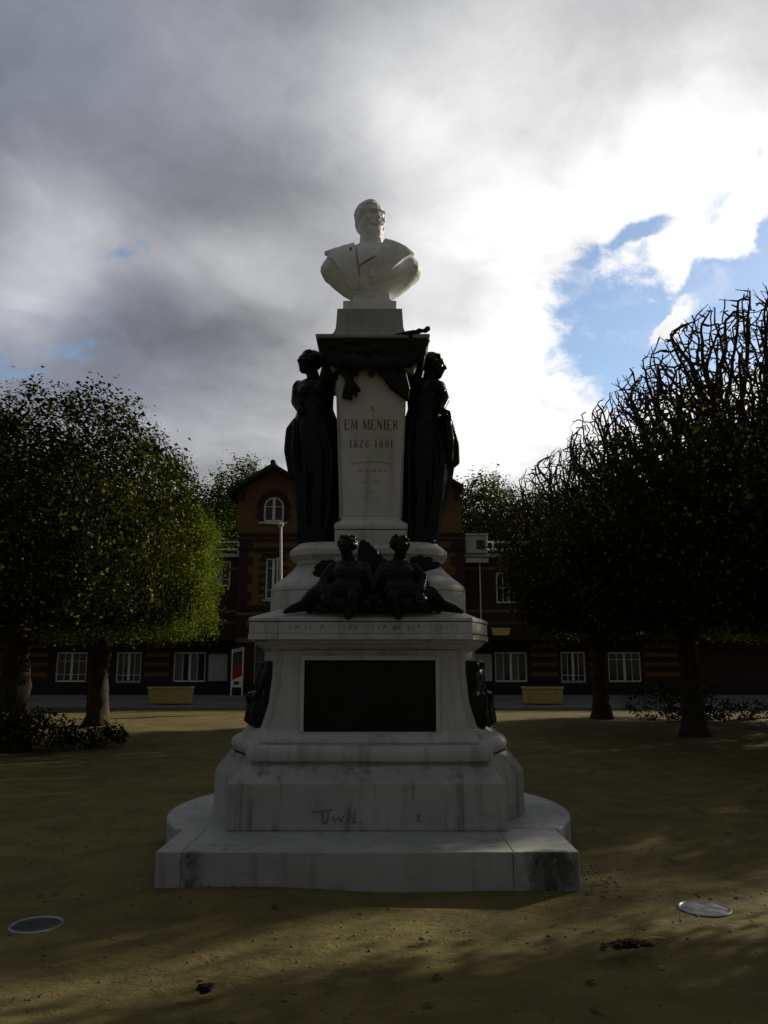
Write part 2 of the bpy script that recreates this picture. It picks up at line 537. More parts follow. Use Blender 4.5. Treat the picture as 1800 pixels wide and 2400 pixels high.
class MB:
    """Collects shapes in world coordinates; build() links them as ONE mesh object."""
    def __init__(s):
        s.v, s.f = [], []

    def add(s, vs, fs):
        k = len(s.v)
        s.v += [tuple(v) for v in vs]
        s.f += [tuple(i + k for i in f) for f in fs]
        return s

    def box(s, x0, x1, y0, y1, z0, z1):
        return s.frus((x0, x1, y0, y1, z0), (x0, x1, y0, y1, z1))

    def frus(s, a, b):
        x0, x1, y0, y1, z0 = a
        X0, X1, Y0, Y1, z1 = b
        return s.add([(x0, y0, z0), (x1, y0, z0), (x1, y1, z0), (x0, y1, z0), (X0, Y0, z1), (X1, Y0, z1), (X1, Y1, z1), (X0, Y1, z1)],
                     [(3, 2, 1, 0), (4, 5, 6, 7), (0, 1, 5, 4), (1, 2, 6, 5), (2, 3, 7, 6), (3, 0, 4, 7)])

    def rings(s, rs, cap=True, closed=True):
        n = len(rs[0])
        vs = [p for r in rs for p in r]
        fs = []
        for i in range(len(rs) - 1):
            for j in range(n if closed else n - 1):
                k = (j + 1) % n
                fs.append((i * n + j, i * n + k, (i + 1) * n + k, (i + 1) * n + j))
        if cap:
            fs.append(tuple(range(n))[::-1])
            fs.append(tuple((len(rs) - 1) * n + j for j in range(n)))
        return s.add(vs, fs)

    def lathe(s, cx, cy, prof, n=64, e=2.0):
        """prof: (rx, ry, z) going up; e > 2 squares the plan off."""
        rs = []
        for rx, ry, z in prof:
            r = []
            for j in range(n):
                a = 2 * PI * j / n
                c, q = math.cos(a), math.sin(a)
                r.append((cx + rx * math.copysign(abs(c) ** (2 / e), c), cy + ry * math.copysign(abs(q) ** (2 / e), q), z))
            rs.append(r)
        return s.rings(rs)

    def rect(s, cx, y0, y1, prof):
        """stack of rectangles: (half width, setback of the front, z)."""
        rs = []
        for hw, sb, z in prof:
            rs.append([(cx - hw, y0 + sb, z), (cx + hw, y0 + sb, z), (cx + hw, y1 - sb, z), (cx - hw, y1 - sb, z)])
        return s.rings(rs)

    def lobe(s, cx, yc, k, y0, y1, prof, n=26):
        """bowed sides: half width hw at yc, falling off as k * dy^2; prof is (hw, z, inset of the ends)."""
        rs = []
        for hw, z, ins in prof:
            ys = [y0 + ins + (y1 - y0 - 2 * ins) * i / n for i in range(n + 1)]
            r = [(cx + hw - k * (y - yc) ** 2, y, z) for y in ys] + [(cx - hw + k * (y - yc) ** 2, y, z) for y in ys[::-1]]
            rs.append(r)
        return s.rings(rs)

    def prism(s, poly, y0, y1):
        """polygon in x,z pushed from y0 to y1."""
        n = len(poly)
        vs = [(x, y0, z) for x, z in poly] + [(x, y1, z) for x, z in poly]
        fs = [tuple(range(n)), tuple(range(2 * n - 1, n - 1, -1))]
        for i in range(n):
            j = (i + 1) % n
            fs.append((i, i + n, j + n, j))
        return s.add(vs, fs)

    def tube(s, pts, rad, n=8):
        pts = [Vector(p) for p in pts]
        if not isinstance(rad, (list, tuple)):
            rad = [rad] * len(pts)
        rs = []
        up = Vector((0.13, 0.21, 0.97))
        for i, p in enumerate(pts):
            d = (pts[min(i + 1, len(pts) - 1)] - pts[max(i - 1, 0)]).normalized()
            if abs(d.dot(up)) > 0.98:
                up = Vector((1, 0.1, 0))
            a = d.cross(up).normalized()
            b = d.cross(a).normalized()
            rs.append([tuple(p + (a * math.cos(2 * PI * j / n) + b * math.sin(2 * PI * j / n)) * rad[i]) for j in range(n)])
        return s.rings(rs)

    def build(s, name, mat, parent=None, bevel=0.0, smooth=False, seg=2):
        off = world_loc(parent) if parent else Vector((0, 0, 0))
        me = bpy.data.meshes.new(name)
        me.from_pydata([(x - off.x, y - off.y, z - off.z) for x, y, z in s.v], [], s.f)
        me.update()
        import bmesh
        bm = bmesh.new()
        bm.from_mesh(me)
        bmesh.ops.recalc_face_normals(bm, faces=bm.faces)
        bm.to_mesh(me)
        bm.free()
        o = link(name, me, mat, parent)
        if smooth:
            me.polygons.foreach_set('use_smooth', [True] * len(me.polygons))
            md = o.modifiers.new('sharp', 'EDGE_SPLIT')
            md.split_angle = R(38)
        if bevel:
            b = o.modifiers.new('edge', 'BEVEL')
            b.width = bevel
            b.segments = seg
            b.limit_method = 'ANGLE'
            b.angle_limit = R(35)
        return o


# ---- sculpting: overlapping solids fused into one continuous surface
class Sculpt(MB):
    def ell(s, c, r, rot=None, n=16):
        c = Vector(c)
        rot = rot or Matrix.Identity(3)
        m_ = n // 2 + 2
        rs = []
        for i in range(1, m_):
            th = PI * i / m_
            rs.append([tuple(c + rot @ Vector((r[0] * math.sin(th) * math.cos(2 * PI * j / n), r[1] * math.sin(th) * math.sin(2 * PI * j / n), -r[2] * math.cos(th)))) for j in range(n)])
        return s.rings(rs)

    def cap(s, p0, r0, p1, r1):
        p0, p1 = Vector(p0), Vector(p1)
        d = p1 - p0
        L = d.length
        d.normalize()
        a = d.orthogonal().normalized()
        b = d.cross(a)
        n = 12
        rs = []
        prof = []
        for k in range(1, 5):
            th = PI / 2 * k / 4
            prof.append((-r0 * math.cos(th), r0 * math.sin(th)))
        for k in range(0, 4):
            th = PI / 2 * k / 4
            prof.append((L + r1 * math.sin(th), r1 * math.cos(th)))
        for t_, r_ in prof:
            rs.append([tuple(p0 + d * t_ + (a * math.cos(2 * PI * j / n) + b * math.sin(2 * PI * j / n)) * r_) for j in range(n)])
        return s.rings(rs)

    def chain(s, pts, rad):
        for i in range(len(pts) - 1):
            s.cap(pts[i], rad[i], pts[i + 1], rad[i + 1])
        return s

    def loft(s, levels, n=72, folds=9, seed=0):
        """levels: (cx, cy, z, rx, ry, fold depth): a draped column with vertical folds."""
        rg = random.Random(seed)
        ph = [rg.uniform(0, 6.28) for _ in range(4)]
        rs = []
        for (cx, cy, z, rx, ry, fd) in levels:
            r = []
            for j in range(n):
                a = 2 * PI * j / n
                w_ = abs(math.sin(a * folds / 2 + ph[0] + 0.9 * z)) ** 0.7 - 0.55 + 0.35 * math.sin(3 * a + ph[1] + 2.1 * z) + 0.25 * math.sin(a * folds * 0.8 + ph[2] - 1.3 * z)
                k = 1 + fd * w_
                r.append((cx + rx * k * math.cos(a), cy + ry * k * math.sin(a), z))
            rs.append(r)
        return s.rings(rs)

    def head(s, c, k, yaw=0, pitch=0, roll=0, hair=None, beard=False):
        """A head with face; at yaw 0 it looks along -y. k = head height."""
        c = Vector(c)
        rot = (Matrix.Rotation(R(yaw), 3, 'Z') @ Matrix.Rotation(R(pitch), 3, 'X') @ Matrix.Rotation(R(roll), 3, 'Y'))

        def e(p, r, tilt=0):
            s.ell(c + rot @ (Vector(p) * k), [q * k for q in r], rot @ Matrix.Rotation(R(tilt), 3, 'X'))
        e((0, .06, .12), (.335, .41, .37))              # skull
        e((0, -.10, -.08), (.285, .30, .36))            # face
        e((0, -.17, -.34), (.17, .17, .145))            # jaw and chin
        e((0, -.345, .105), (.235, .075, .05))          # brow
        for q in (-1, 1):
            e((q * .155, -.30, -.075), (.095, .085, .07))   # cheekbone
            e((q * .115, -.345, .035), (.048, .035, .030))  # eye
            e((q * .325, .04, -.03), (.045, .085, .125), 15)  # ear
        s.cap(c + rot @ (Vector((0, -.37, .06)) * k), .030 * k, c + rot @ (Vector((0, -.455, -.115)) * k), .058 * k)   # nose
        e((0, -.385, -.135), (.085, .05, .035))
        e((0, -.345, -.225), (.105, .055, .026))        # upper lip
        e((0, -.335, -.275), (.085, .055, .026))        # lower lip
        if beard:
            e((0, -.20, -.36), (.245, .215, .17))
            e((0, -.29, -.40), (.16, .15, .15))
            for q in (-1, 1):
                e((q * .235, -.06, -.22), (.085, .17, .20))
                e((q * .085, -.375, -.195), (.105, .05, .040), -10)
        if hair == 'short':
            e((0, .10, .17), (.355, .40, .355))
            for q in (-1, 1):
                e((q * .29, .0, .12), (.075, .17, .16))
            e((-.02, .02, .34), (.22, .27, .17))
            e((-.10, -.16, .29), (.14, .14, .10), -20)
            e((0, .28, .02), (.27, .20, .30))
        if hair == 'bun':
            e((0, .10, .17), (.37, .40, .34))
            e((0, .40, .22), (.20, .17, .19))
            e((0, -.20, .30), (.30, .12, .11))
            for q in (-1, 1):
                e((q * .31, -.02, .06), (.09, .20, .20))
        if hair == 'curls':
            for i in range(26):
                a = i * 2.4
                h = -0.05 + .45 * (i / 26)
                rr = .36 * math.sqrt(max(0.05, 1 - (h / .5) ** 2))
                if -2.3 < math.atan2(math.sin(a), math.cos(a)) < -0.85 and h < .30:
                    continue
                e((rr * math.cos(a), .06 + rr * math.sin(a), h + .08), (.12, .12, .12))
        return rot

    def carve(s, c, r, d, depth):
        """a hollow to be pressed into the finished surface: centre, radii, direction, depth"""
        if not hasattr(s, 'hollows'):
            s.hollows = []
        s.hollows.append((Vector(c), Vector(r), Vector(d), depth))

    def face_hollows(s, c, k, rot):
        c = Vector(c)

        def h(p, r, depth):
            s.carve(c + rot @ (Vector(p) * k), Vector(r) * k, rot @ Vector((0, 1, 0)), depth * k)
        for q in (-1, 1):
            h((q * .115, -.38, .035), (.085, .2, .050), .070)      # eye sockets
            h((q * .17, -.33, -.19), (.07, .2, .09), .030)        # cheeks
            h((q * .045, -.45, -.155), (.030, .12, .022), .05)    # nostrils
        h((0, -.37, -.252), (.115, .2, .014), .045)               # mouth line
        h((0, -.40, .055), (.05, .2, .03), .03)                   # root of the nose
        h((0, -.36, -.315), (.10, .2, .024), .025)

    def fuse(s, name, mat, parent=None, voxel=0.012, smooth=4, adapt=0.0):
        off = world_loc(parent) if parent else Vector((0, 0, 0))
        me = bpy.data.meshes.new(name + '_raw')
        me.from_pydata([(x - off.x, y - off.y, z - off.z) for x, y, z in s.v], [], s.f)
        import bmesh
        bm = bmesh.new()
        bm.from_mesh(me)
        bmesh.ops.recalc_face_normals(bm, faces=bm.faces)
        bm.to_mesh(me)
        bm.free()
        tmp = bpy.data.objects.new(name + '_raw', me)
        COL.objects.link(tmp)
        r = tmp.modifiers.new('r', 'REMESH')
        r.mode = 'VOXEL'
        r.voxel_size = voxel
        r.adaptivity = adapt
        if smooth:
            sm = tmp.modifiers.new('s', 'SMOOTH')
            sm.factor = 0.5
            sm.iterations = smooth
        dg = bpy.context.evaluated_depsgraph_get()
        dg.update()
        new = bpy.data.meshes.new_from_object(tmp.evaluated_get(dg))
        bpy.data.objects.remove(tmp)
        new.name = name
        if getattr(s, 'hollows', None):
            n = len(new.vertices)
            co = np.empty(n * 3, np.float32)
            new.vertices.foreach_get('co', co)
            co = co.reshape(-1, 3)
            base = co.copy()
            for c, r, d, dep in s.hollows:
                q = (((base - np.array(c - off)) / np.array(r)) ** 2).sum(1)
                k = np.clip(1 - q, 0, 1) ** 1.2
                co += np.array(d)[None] * (k * dep)[:, None]
            new.vertices.foreach_set('co', co.ravel())
            new.update()
        new.polygons.foreach_set('use_smooth', [True] * len(new.polygons))
        new.materials.clear()
        return link(name, new, mat, parent)


# ------------------------------------------------------------------ setting
def grid_axis(fine0, fine1, step, far):
    a = list(np.arange(fine0, fine1 + 1e-6, step))
    d = step
    x = fine1
    hi = []
    while x < far:
        d *= 1.5
        x += d
        hi.append(x)
    x, d = fine0, step
    lo = []
    while x > -far:
        d *= 1.5
        x -= d
        lo.append(x)
    return np.array(lo[::-1] + a + hi)


def relief(x, y):
    """gentle unevenness of the trodden ground, level round the monument and the road"""
    h = 0.018 * np.sin(x * 0.9 + 0.4) * np.sin(y * 0.7 + 1.1) + 0.010 * np.sin(x * 2.3 + y * 1.7) + 0.006 * np.sin(x * 4.1 - y * 3.3)
    k = np.clip((28.2 - y) / 2.0, 0, 1) * np.clip((y + 30) / 5, 0, 1) * np.clip((30 - np.abs(x)) / 5, 0, 1)
    return h * k - 0.02


gx, gy = grid_axis(-12, 12, 0.25, 420), grid_axis(0, 29, 0.25, 420)
X, Y = np.meshgrid(gx, gy)
gv = np.stack([X.ravel(), Y.ravel(), relief(X, Y).ravel()], 1)
nx, ny = len(gx), len(gy)
ii = (np.arange(ny - 1)[:, None] * nx + np.arange(nx - 1)[None, :]).ravel()
tag(link('ground', fast_mesh('ground', gv, np.stack([ii, ii + 1, ii + nx + 1, ii + nx], 1), smooth=True), M['ground']), kind='structure')
tag(MB().box(-60, 60, 29.1, 35.6, -0.3, 0.004).build('road', M['asphalt']), kind='structure')
tag(MB().box(-60, 60, 35.75, 38.4, -0.3, 0.13).build('pavement', M['paving'], bevel=0.01), kind='structure')
kb = MB()
for i in range(100):
    kb.box(-60 + i * 1.2 + 0.005, -60 + (i + 1) * 1.2 - 0.005, 35.6, 35.748, -0.3, 0.135)
tag(kb.build('kerb', M['kerb'], bevel=0.008), kind='structure')

# ------------------------------------------------------------------ building
FY = 38.0      # plane of the facade
bl = thing('brick_building', 'brick building with gabled tower and balcony wings across the road behind the monument', 'building', (-1.6, FY, 0.13))


def bpart(mb, name, mat, parent=bl, **k):
    return mb.build(name, mat, parent, **k)


def wall_with_holes(x0, x1, z0, z1, holes, y0, y1, name, mat):
    """wall slab whose window openings are real openings"""
    xs = sorted(set([x0, x1] + [h[0] for h in holes] + [h[1] for h in holes]))
    zs = sorted(set([z0, z1] + [h[2] for h in holes] + [h[3] for h in holes]))
    mb = MB()
    for i in range(len(xs) - 1):
        run = None
        for j in range(len(zs) - 1):
            cx, cz = (xs[i] + xs[i + 1]) / 2, (zs[j] + zs[j + 1]) / 2
            inside = any(h[0] < cx < h[1] and h[2] < cz < h[3] for h in holes)
            if not inside:
                run = (run[0], zs[j + 1]) if run else (zs[j], zs[j + 1])
            if (inside or j == len(zs) - 2) and run:
                mb.box(xs[i], xs[i + 1], y0, y1, run[0], run[1])
                run = None
    return bpart(mb, name, mat)


def window(x0, x1, z0, z1, leaves=2, bars=(0.25,), vert=1, y=FY, panel=0.0, curtain=False, mat='white'):
    """casement: frame > panes and bars in a recess"""
    f = MB()
    t = 0.075
    yy = y + 0.10
    f.box(x0, x0 + t, yy, yy + 0.07, z0, z1)
    f.box(x1 - t, x1, yy, yy + 0.07, z0, z1)
    f.box(x0 + t, x1 - t, yy, yy + 0.07, z1 - t, z1)
    f.box(x0 + t, x1 - t, yy, yy + 0.07, z0, z0 + t)
    wn = bpart(f, 'window' if not panel else 'door', M[mat], bevel=0.006)
    zb = z0 + t
    if panel:
        zb = z0 + panel
        bpart(MB().box(x0 + t, x1 - t, yy + 0.015, yy + 0.06, z0 + t, zb), 'door_panel', M['white_dull'], wn)
    wl = (x1 - x0 - 2 * t) / leaves
    for i in range(leaves):
        a = x0 + t + i * wl
        if i:
            bpart(MB().box(a - 0.055, a + 0.055, yy - 0.012, yy + 0.06, zb, z1 - t), 'mullion', M[mat], wn)
        bpart(MB().box(a + 0.001, a + wl - 0.001, yy + 0.035, yy + 0.045, zb, z1 - t), 'pane', M['glass'], wn)
        if curtain:
            bpart(MB().box(a + 0.02, a + wl * 0.6, yy + 0.028, yy + 0.033, zb, z1 - t), 'curtain', M['curtain'], wn)
        for q in range(vert):
            xb = a + wl * (q + 1) / (vert + 1)
            bpart(MB().box(xb - 0.014, xb + 0.014, yy + 0.012, yy + 0.034, zb, z1 - t), 'glazing_bar', M[mat], wn)
        for b in bars:
            z = zb + (z1 - t - zb) * b
            bpart(MB().box(a + 0.001, a + wl - 0.001, yy + 0.016, yy + 0.030, z - 0.012, z + 0.012), 'glazing_bar', M[mat], wn)
    return wn


TL, TR = -6.9, 3.82       # tower block
lw = [(-15.53, -14.05, 0.70, 2.09), (-12.68, -11.48, 0.14, 2.1), (-9.97, -8.43, 0.70, 2.09)]
rw = [(5.24, 6.77, 0.70, 2.09), (8.36, 9.54, 0.14, 2.1), (10.6, 12.17, 0.70, 2.09)]
uL = [(-8.25, -7.42, 5.2, 6.45), (-10.4, -9.2, 4.4, 5.9), (-13.4, -12.2, 4.4, 5.9), (-16.2, -15.0, 4.4, 5.9)]
uR = [(5.4, 6.6, 4.4, 5.9), (8.4, 9.6, 4.4, 5.9), (11.4, 12.6, 4.4, 5.9)]
wall_with_holes(-34, TL, 0.0, 6.6, lw + uL, FY, FY + 0.35, 'wing_wall', M['brick_red'])
wall_with_holes(TR, 34, 0.0, 6.6, rw + uR, FY, FY + 0.35, 'wing_wall', M['brick_red'])
bpart(MB().box(-34, 34, FY + 0.36, FY + 9, 0, 6.55), 'interior_block', M['black_brick'])
for h in lw + rw:
    dr = h[2] < 0.5
    window(*h, panel=0.62 if dr else 0.0, bars=(0.22, 0.72) if h[0] < -14 else ((0.20,) if dr else (0.78,) if h[0] > 10 else ()), curtain=(h[0] in (-9.97, 5.24)), vert=1)
for h in uL[1:] + uR:
    window(*h, bars=(0.5,))
window(*uL[0], leaves=1, vert=0, bars=(0.25,), curtain=True)
# striped piers: ochre bands proud of the dark red brick
for (x0, x1) in ((-17.3, -15.9), (-13.8, -12.9), (-11.3, -10.15), (3.95, 4.2), (6.95, 8.2), (9.7, 10.45), (12.3, 14.0), (-18.9, -17.6)):
    for k, z in enumerate((0.95, 1.42, 1.86, 2.28)):
        bpart(MB().box(x0, x1, FY - 0.03, FY - 0.002, z, z + 0.19), 'brick_band', M['ochre'])
for (x0, x1) in ((-34, TL - 0.02), (TR + 0.02, 34)):
    bpart(MB().box(x0, x1, FY - 0.06, FY - 0.003, 0.0, 0.66), 'plinth', M['black_brick'])
    bpart(MB().box(x0, x1, FY - 1.0, FY + 0.0, 2.62, 2.80), 'balcony', M['black_brick'], bevel=0.02)
    for z in (3.4, 3.95, 6.0):
        bpart(MB().box(x0, x1, FY - 0.025, FY - 0.002, z, z + 0.13), 'brick_band', M['ochre'])
    bpart(MB().box(x0, x1, FY - 0.22, FY + 0.4, 6.6, 6.76), 'roof_edge', M['white_dull'], bevel=0.02)
    rail = MB()
    n = int((x1 - x0) / 1.35)
    for i in range(n + 1):
        xx = x0 + 0.1 + i * (x1 - x0 - 0.2) / n
        rail.box(xx - 0.05, xx + 0.05, FY - 0.05, FY + 0.05, 6.76, 7.42)
    for z in (6.98, 7.34):
        rail.box(x0, x1, FY + 0.051, FY + 0.09, z, z + 0.07)
    bpart(rail, 'roof_railing', M['white'])
    brl = MB()
    n = int((x1 - x0) / 0.14)
    for i in range(n + 1):
        xx = x0 + i * (x1 - x0) / n
        brl.box(xx - 0.01, xx + 0.01, FY - 0.96, FY - 0.94, 2.80, 3.45)
    brl.box(x0, x1, FY - 0.97, FY - 0.93, 3.45, 3.49)
    bpart(brl, 'balcony_railing', M['dark_metal'])
# tower walls with two pavilions
tw_holes = []
arch = []
for cx in (-5.33, 2.0):
    tw_holes.append((cx - 0.30, cx + 0.42, 4.55, 6.5))
    arch.append((cx, 8.27, 9.02, 0.50))
TY = FY - 0.6
tb = MB()
xs = [TL]
for h in tw_holes:
    xs += [h[0], h[1]]
xs.append(TR)
for i in range(0, len(xs) - 1):
    x0, x1 = xs[i], xs[i + 1]
    if i % 2 == 0:
        tb.box(x0, x1, TY, FY + 6, 0, 7.55)
    else:
        tb.box(x0, x1, TY, FY + 6, 0, 4.55)
        tb.box(x0, x1, TY, FY + 6, 6.5, 7.55)
        tb.box(x0, x1, TY + 0.4, FY + 6, 4.55, 6.5)
bpart(tb, 'tower_wall', M['brick_ochre'])
for h in tw_holes:
    window(h[0], h[1], h[2], h[3], leaves=2, vert=0, bars=(0.2, 0.78), y=TY)
    bpart(MB().box(h[0] - 0.1, h[1] + 0.1, TY - 0.10, TY - 0.002, h[2] - 0.12, h[2] - 0.02), 'window_sill', M['white_dull'], bevel=0.01)
    bpart(MB().box(h[0] - 0.22, h[1] + 0.22, TY - 0.03, TY - 0.002, h[3] + 0.02, h[3] + 0.24), 'lintel', M['black_brick'])
# gable walls round the arched windows
for (cx, zs_, za, rr) in arch:
    pts = [(cx - 1.72, 7.72), (cx + 1.72, 7.72), (cx + 1.72, 9.75), (cx, 10.80), (cx - 1.72, 9.75)]
    g = MB()
    # wall built as strips so that the arched opening is open
    edge = [(cx + rr * math.cos(PI * k / 16), za + rr * math.sin(PI * k / 16)) for k in range(17)]
    top = lambda x: 10.80 - abs(x - cx) * (1.05 / 1.72)
    g.box(cx - 1.72, cx - rr, TY, TY + 0.4, 7.72, 9.75)
    g.box(cx + rr, cx + 1.72, TY, TY + 0.4, 7.72, 9.75)
    g.box(cx - rr, cx + rr, TY, TY + 0.4, 7.72, zs_)
    for k in range(16):
        (xa, za_), (xb, zb_) = edge[k], edge[k + 1]
        g.prism([(xb, zb_), (xa, za_), (xa, 9.75), (xb, 9.75)], TY, TY + 0.4)
    g.prism([(cx - 1.72, 9.75), (cx + 1.72, 9.75), (cx, 10.80)], TY, TY + 0.4)
    bpart(g, 'gable_wall', M['brick_ochre'])
    bpart(MB().box(cx - 1.70, cx + 1.70, TY + 0.41, FY + 6, 7.72, 9.7), 'gable_core', M['black_brick'])
    # arched window
    fr = MB()
    ring = []
    for (ro) in (rr - 0.02, rr - 0.10):
        ring.append([(cx - ro, zs_ + 0.02)] + [(cx + ro * math.cos(PI - PI * k / 16), za + ro * math.sin(PI - PI * k / 16)) for k in range(17)] + [(cx + ro, zs_ + 0.02)])
    for k in range(len(ring[0]) - 1):
        fr.prism([ring[0][k], ring[0][k + 1], ring[1][k + 1], ring[1][k]], TY + 0.14, TY + 0.22)
    fr.box(cx - rr + 0.1, cx + rr - 0.1, TY + 0.14, TY + 0.22, zs_ + 0.02, zs_ + 0.1)
    aw = bpart(fr, 'window', M['white'])
    bpart(MB().prism([(cx - rr + .1, zs_ + .1)] + [(cx + (rr - .1) * math.cos(PI - PI * k / 16), za + (rr - .1) * math.sin(PI - PI * k / 16)) for k in range(17)] + [(cx + rr - .1, zs_ + .1)], TY + 0.18, TY + 0.19), 'pane', M['glass'], aw)
    bpart(MB().box(cx - 0.06, cx + 0.06, TY + 0.125, TY + 0.178, zs_ + 0.1, za + rr - 0.1), 'mullion', M['white'], aw)
    bpart(MB().box(cx - rr + 0.1, cx + rr - 0.1, TY + 0.15, TY + 0.177, za - 0.01, za + 0.02), 'glazing_bar', M['white'], aw)
    bpart(MB().box(cx - 0.68, cx + 0.68, TY - 0.12, TY - 0.002, zs_ - 0.13, zs_ - 0.02), 'window_sill', M['white_dull'], bevel=0.01)
    # voussoirs round the arch
    for k in range(13):
        a0, a1 = PI * k / 13 + 0.012, PI * (k + 1) / 13 - 0.012
        po = [(cx + q * math.cos(a), za + q * math.sin(a)) for q, a in ((rr + .02, a0), (rr + .30, a0), (rr + .30, a1), (rr + .02, a1))]
        bpart(MB().prism(po, TY - 0.035, TY - 0.002), 'voussoir', M['brick_red'])
    # jamb quoins
    for k in range(4):
        for q in (-1, 1):
            wd_ = 0.34 if k % 2 else 0.22
            xa = cx + q * (rr + 0.02)
            bpart(MB().box(min(xa, xa + q * wd_), max(xa, xa + q * wd_), TY - 0.035, TY - 0.002, zs_ + 0.02 + k * 0.185, zs_ + 0.19 + k * 0.185), 'quoin', M['brick_red'])
    # roof of the pavilion
    for q in (-1, 1):
        po = [(cx, 11.02), (cx, 10.82), (cx + q * (2.15 if cx < 0 or q < 0 else 1.80), 9.50 if cx < 0 or q < 0 else 9.71), (cx + q * (2.15 if cx < 0 or q < 0 else 1.80), 9.72 if cx < 0 or q < 0 else 9.93)]
        bpart(MB().prism(po if q > 0 else po[::-1], TY - 0.65, FY + 6.2), 'roof', M['slate'])
    bpart(MB().tube([(cx, TY - 0.66, 11.05), (cx, FY + 6.2, 11.05)], 0.13, 10), 'ridge', M['slate'], smooth=True)
    for q in (-1, 1):
        bpart(MB().box(cx + q * 1.5 - .06, cx + q * 1.5 + .06, TY - 0.5, TY, 9.3, 9.75), 'roof_bracket', M['black_brick'])
for cx in (-5.33, 2.0):
    for k in range(10):
        for q in (-1, 1):
            xa = (cx - 0.30 - 0.02) if q < 0 else (cx + 0.42 + 0.02)
            wd_ = 0.30 if k % 2 else 0.18
            bpart(MB().box(min(xa, xa + q * wd_), max(xa, xa + q * wd_), TY - 0.03, TY - 0.002, 4.6 + k * 0.19, 4.78 + k * 0.19), 'quoin', M['brick_red'] if k % 2 else M['ochre'])
for k in range(16):
    for xa, q in ((TL, 1), (TR, -1)):
        wd_ = 0.62 if k % 2 else 0.42
        bpart(MB().box(min(xa - q * 0.02, xa + q * wd_), max(xa - q * 0.02, xa + q * wd_), TY - 0.035, TY - 0.002, 0.7 + k * 0.42, 1.10 + k * 0.42), 'quoin', M['brick_red'])
bpart(MB().box(-3.5, 0.45, FY, FY + 5.8, 7.56, 9.2), 'middle_wall', M['brick_ochre'])
bpart(MB().prism([(-3.6, 9.2), (0.55, 9.2), (0.55, 9.4), (-3.6, 9.4)], FY - 0.5, FY + 6), 'roof', M['slate'])
for (z0, z1, d, mt) in ((7.56, 7.71, 0.12, 'black_brick'), (7.30, 7.42, 0.05, 'black_brick'), (6.84, 7.0, 0.09, 'black_brick'), (4.02, 4.24, 0.12, 'black_brick'), (3.78, 3.92, 0.06, 'ochre'), (2.52, 2.74, 0.10, 'ochre'), (0, 0.68, 0.06, 'black_brick')):
    bpart(MB().box(TL - 0.06, TR + 0.06, TY - d, TY - 0.003, z0, z1), 'string_course', M[mt])
bpart(MB().box(TL + 0.3, TR - 0.3, TY - 0.02, TY - 0.002, 0.69, 2.50), 'tower_base', M['brick_red'])
# white roof cabin on the right wing, its pipe
cb = MB().box(3.92, 4.98, FY - 0.4, FY + 1.4, 6.77, 7.62)
cbn = bpart(cb, 'roof_cabin', M['white_dull'], bevel=0.02)
bpart(MB().box(4.45, 4.84, FY - 0.42, FY - 0.402, 6.95, 7.40), 'cabin_window', M['glass'], cbn)
bpart(MB().box(3.88, 5.02, FY - 0.46, FY + 1.42, 7.622, 7.72), 'cabin_roof', M['white_dull'], cbn)
bpart(MB().box(3.90, 5.0, FY - 0.50, FY - 0.23, 6.30, 6.52), 'gutter', M['white_dull'])
bpart(MB().tube([(4.62, FY - 0.1, 6.3), (4.62, FY - 0.1, 2.85)], 0.03, 8), 'drain_pipe', M['white'])

for i, (x0, x1, lab) in enumerate((
        (-15.7, -14.8, 'yellow flower box on the left balcony, farthest from the tower'),
        (-12.4, -11.6, 'yellow flower box on the left balcony above the white door'),
        (-9.3, -8.4, 'yellow flower box on the left balcony nearest the tower'),
        (5.0, 5.83, 'yellow flower box on the right balcony nearest the tower'),
        (8.36, 9.2, 'yellow flower box on the right balcony above the white door'),
        (11.4, 12.3, 'yellow flower box on the right balcony, farthest from the tower'))):
    t = thing('flower_box', lab, 'planter', ((x0 + x1) / 2, FY - 1.0, 2.92), 'flower boxes on the balconies')
    yb = FY - 1.12
    MB().frus((x0 + .05, x1 - .05, yb, yb + 0.24, 2.84), (x0, x1, yb - .03, yb + 0.27, 3.12)).build('box', M['cream'], t, bevel=0.01)
    MB().box(x0 - .03, x1 + .03, yb - .05, yb + 0.29, 3.122, 3.17).build('rim', M['cream'], t, bevel=0.008)
    MB().box(x0 + .03, x1 - .03, yb, yb + 0.24, 3.171, 3.178).build('soil', M['soil'], t)

for (x0, x1, lab) in ((-8.27, -7.40, 'pale blank board on the wall between the left window and the tower'),
                      (4.22, 5.08, 'pale blank board on the wall between the tower and the right window')):
    t = thing('wall_board', lab, 'board', ((x0 + x1) / 2, FY - 0.05, 0.75), 'pale boards on the wall')
    MB().box(x0, x1, FY - 0.07, FY - 0.04, 0.76, 1.98).build('panel', M['white_dull'], t, bevel=0.004)
    f = MB()
    f.box(x0 - .03, x0, FY - 0.08, FY - 0.03, 0.73, 2.01).box(x1, x1 + .03, FY - 0.08, FY - 0.03, 0.73, 2.01)
    f.box(x0, x1, FY - 0.08, FY - 0.03, 0.73, 0.76).box(x0, x1, FY - 0.08, FY - 0.03, 1.98, 2.01)
    f.build('frame', M['grey_metal'], t)
    MB().box(x0, x1, FY - 0.073, FY - 0.071, 1.335, 1.345).build('joint', M['grey_metal'], t)

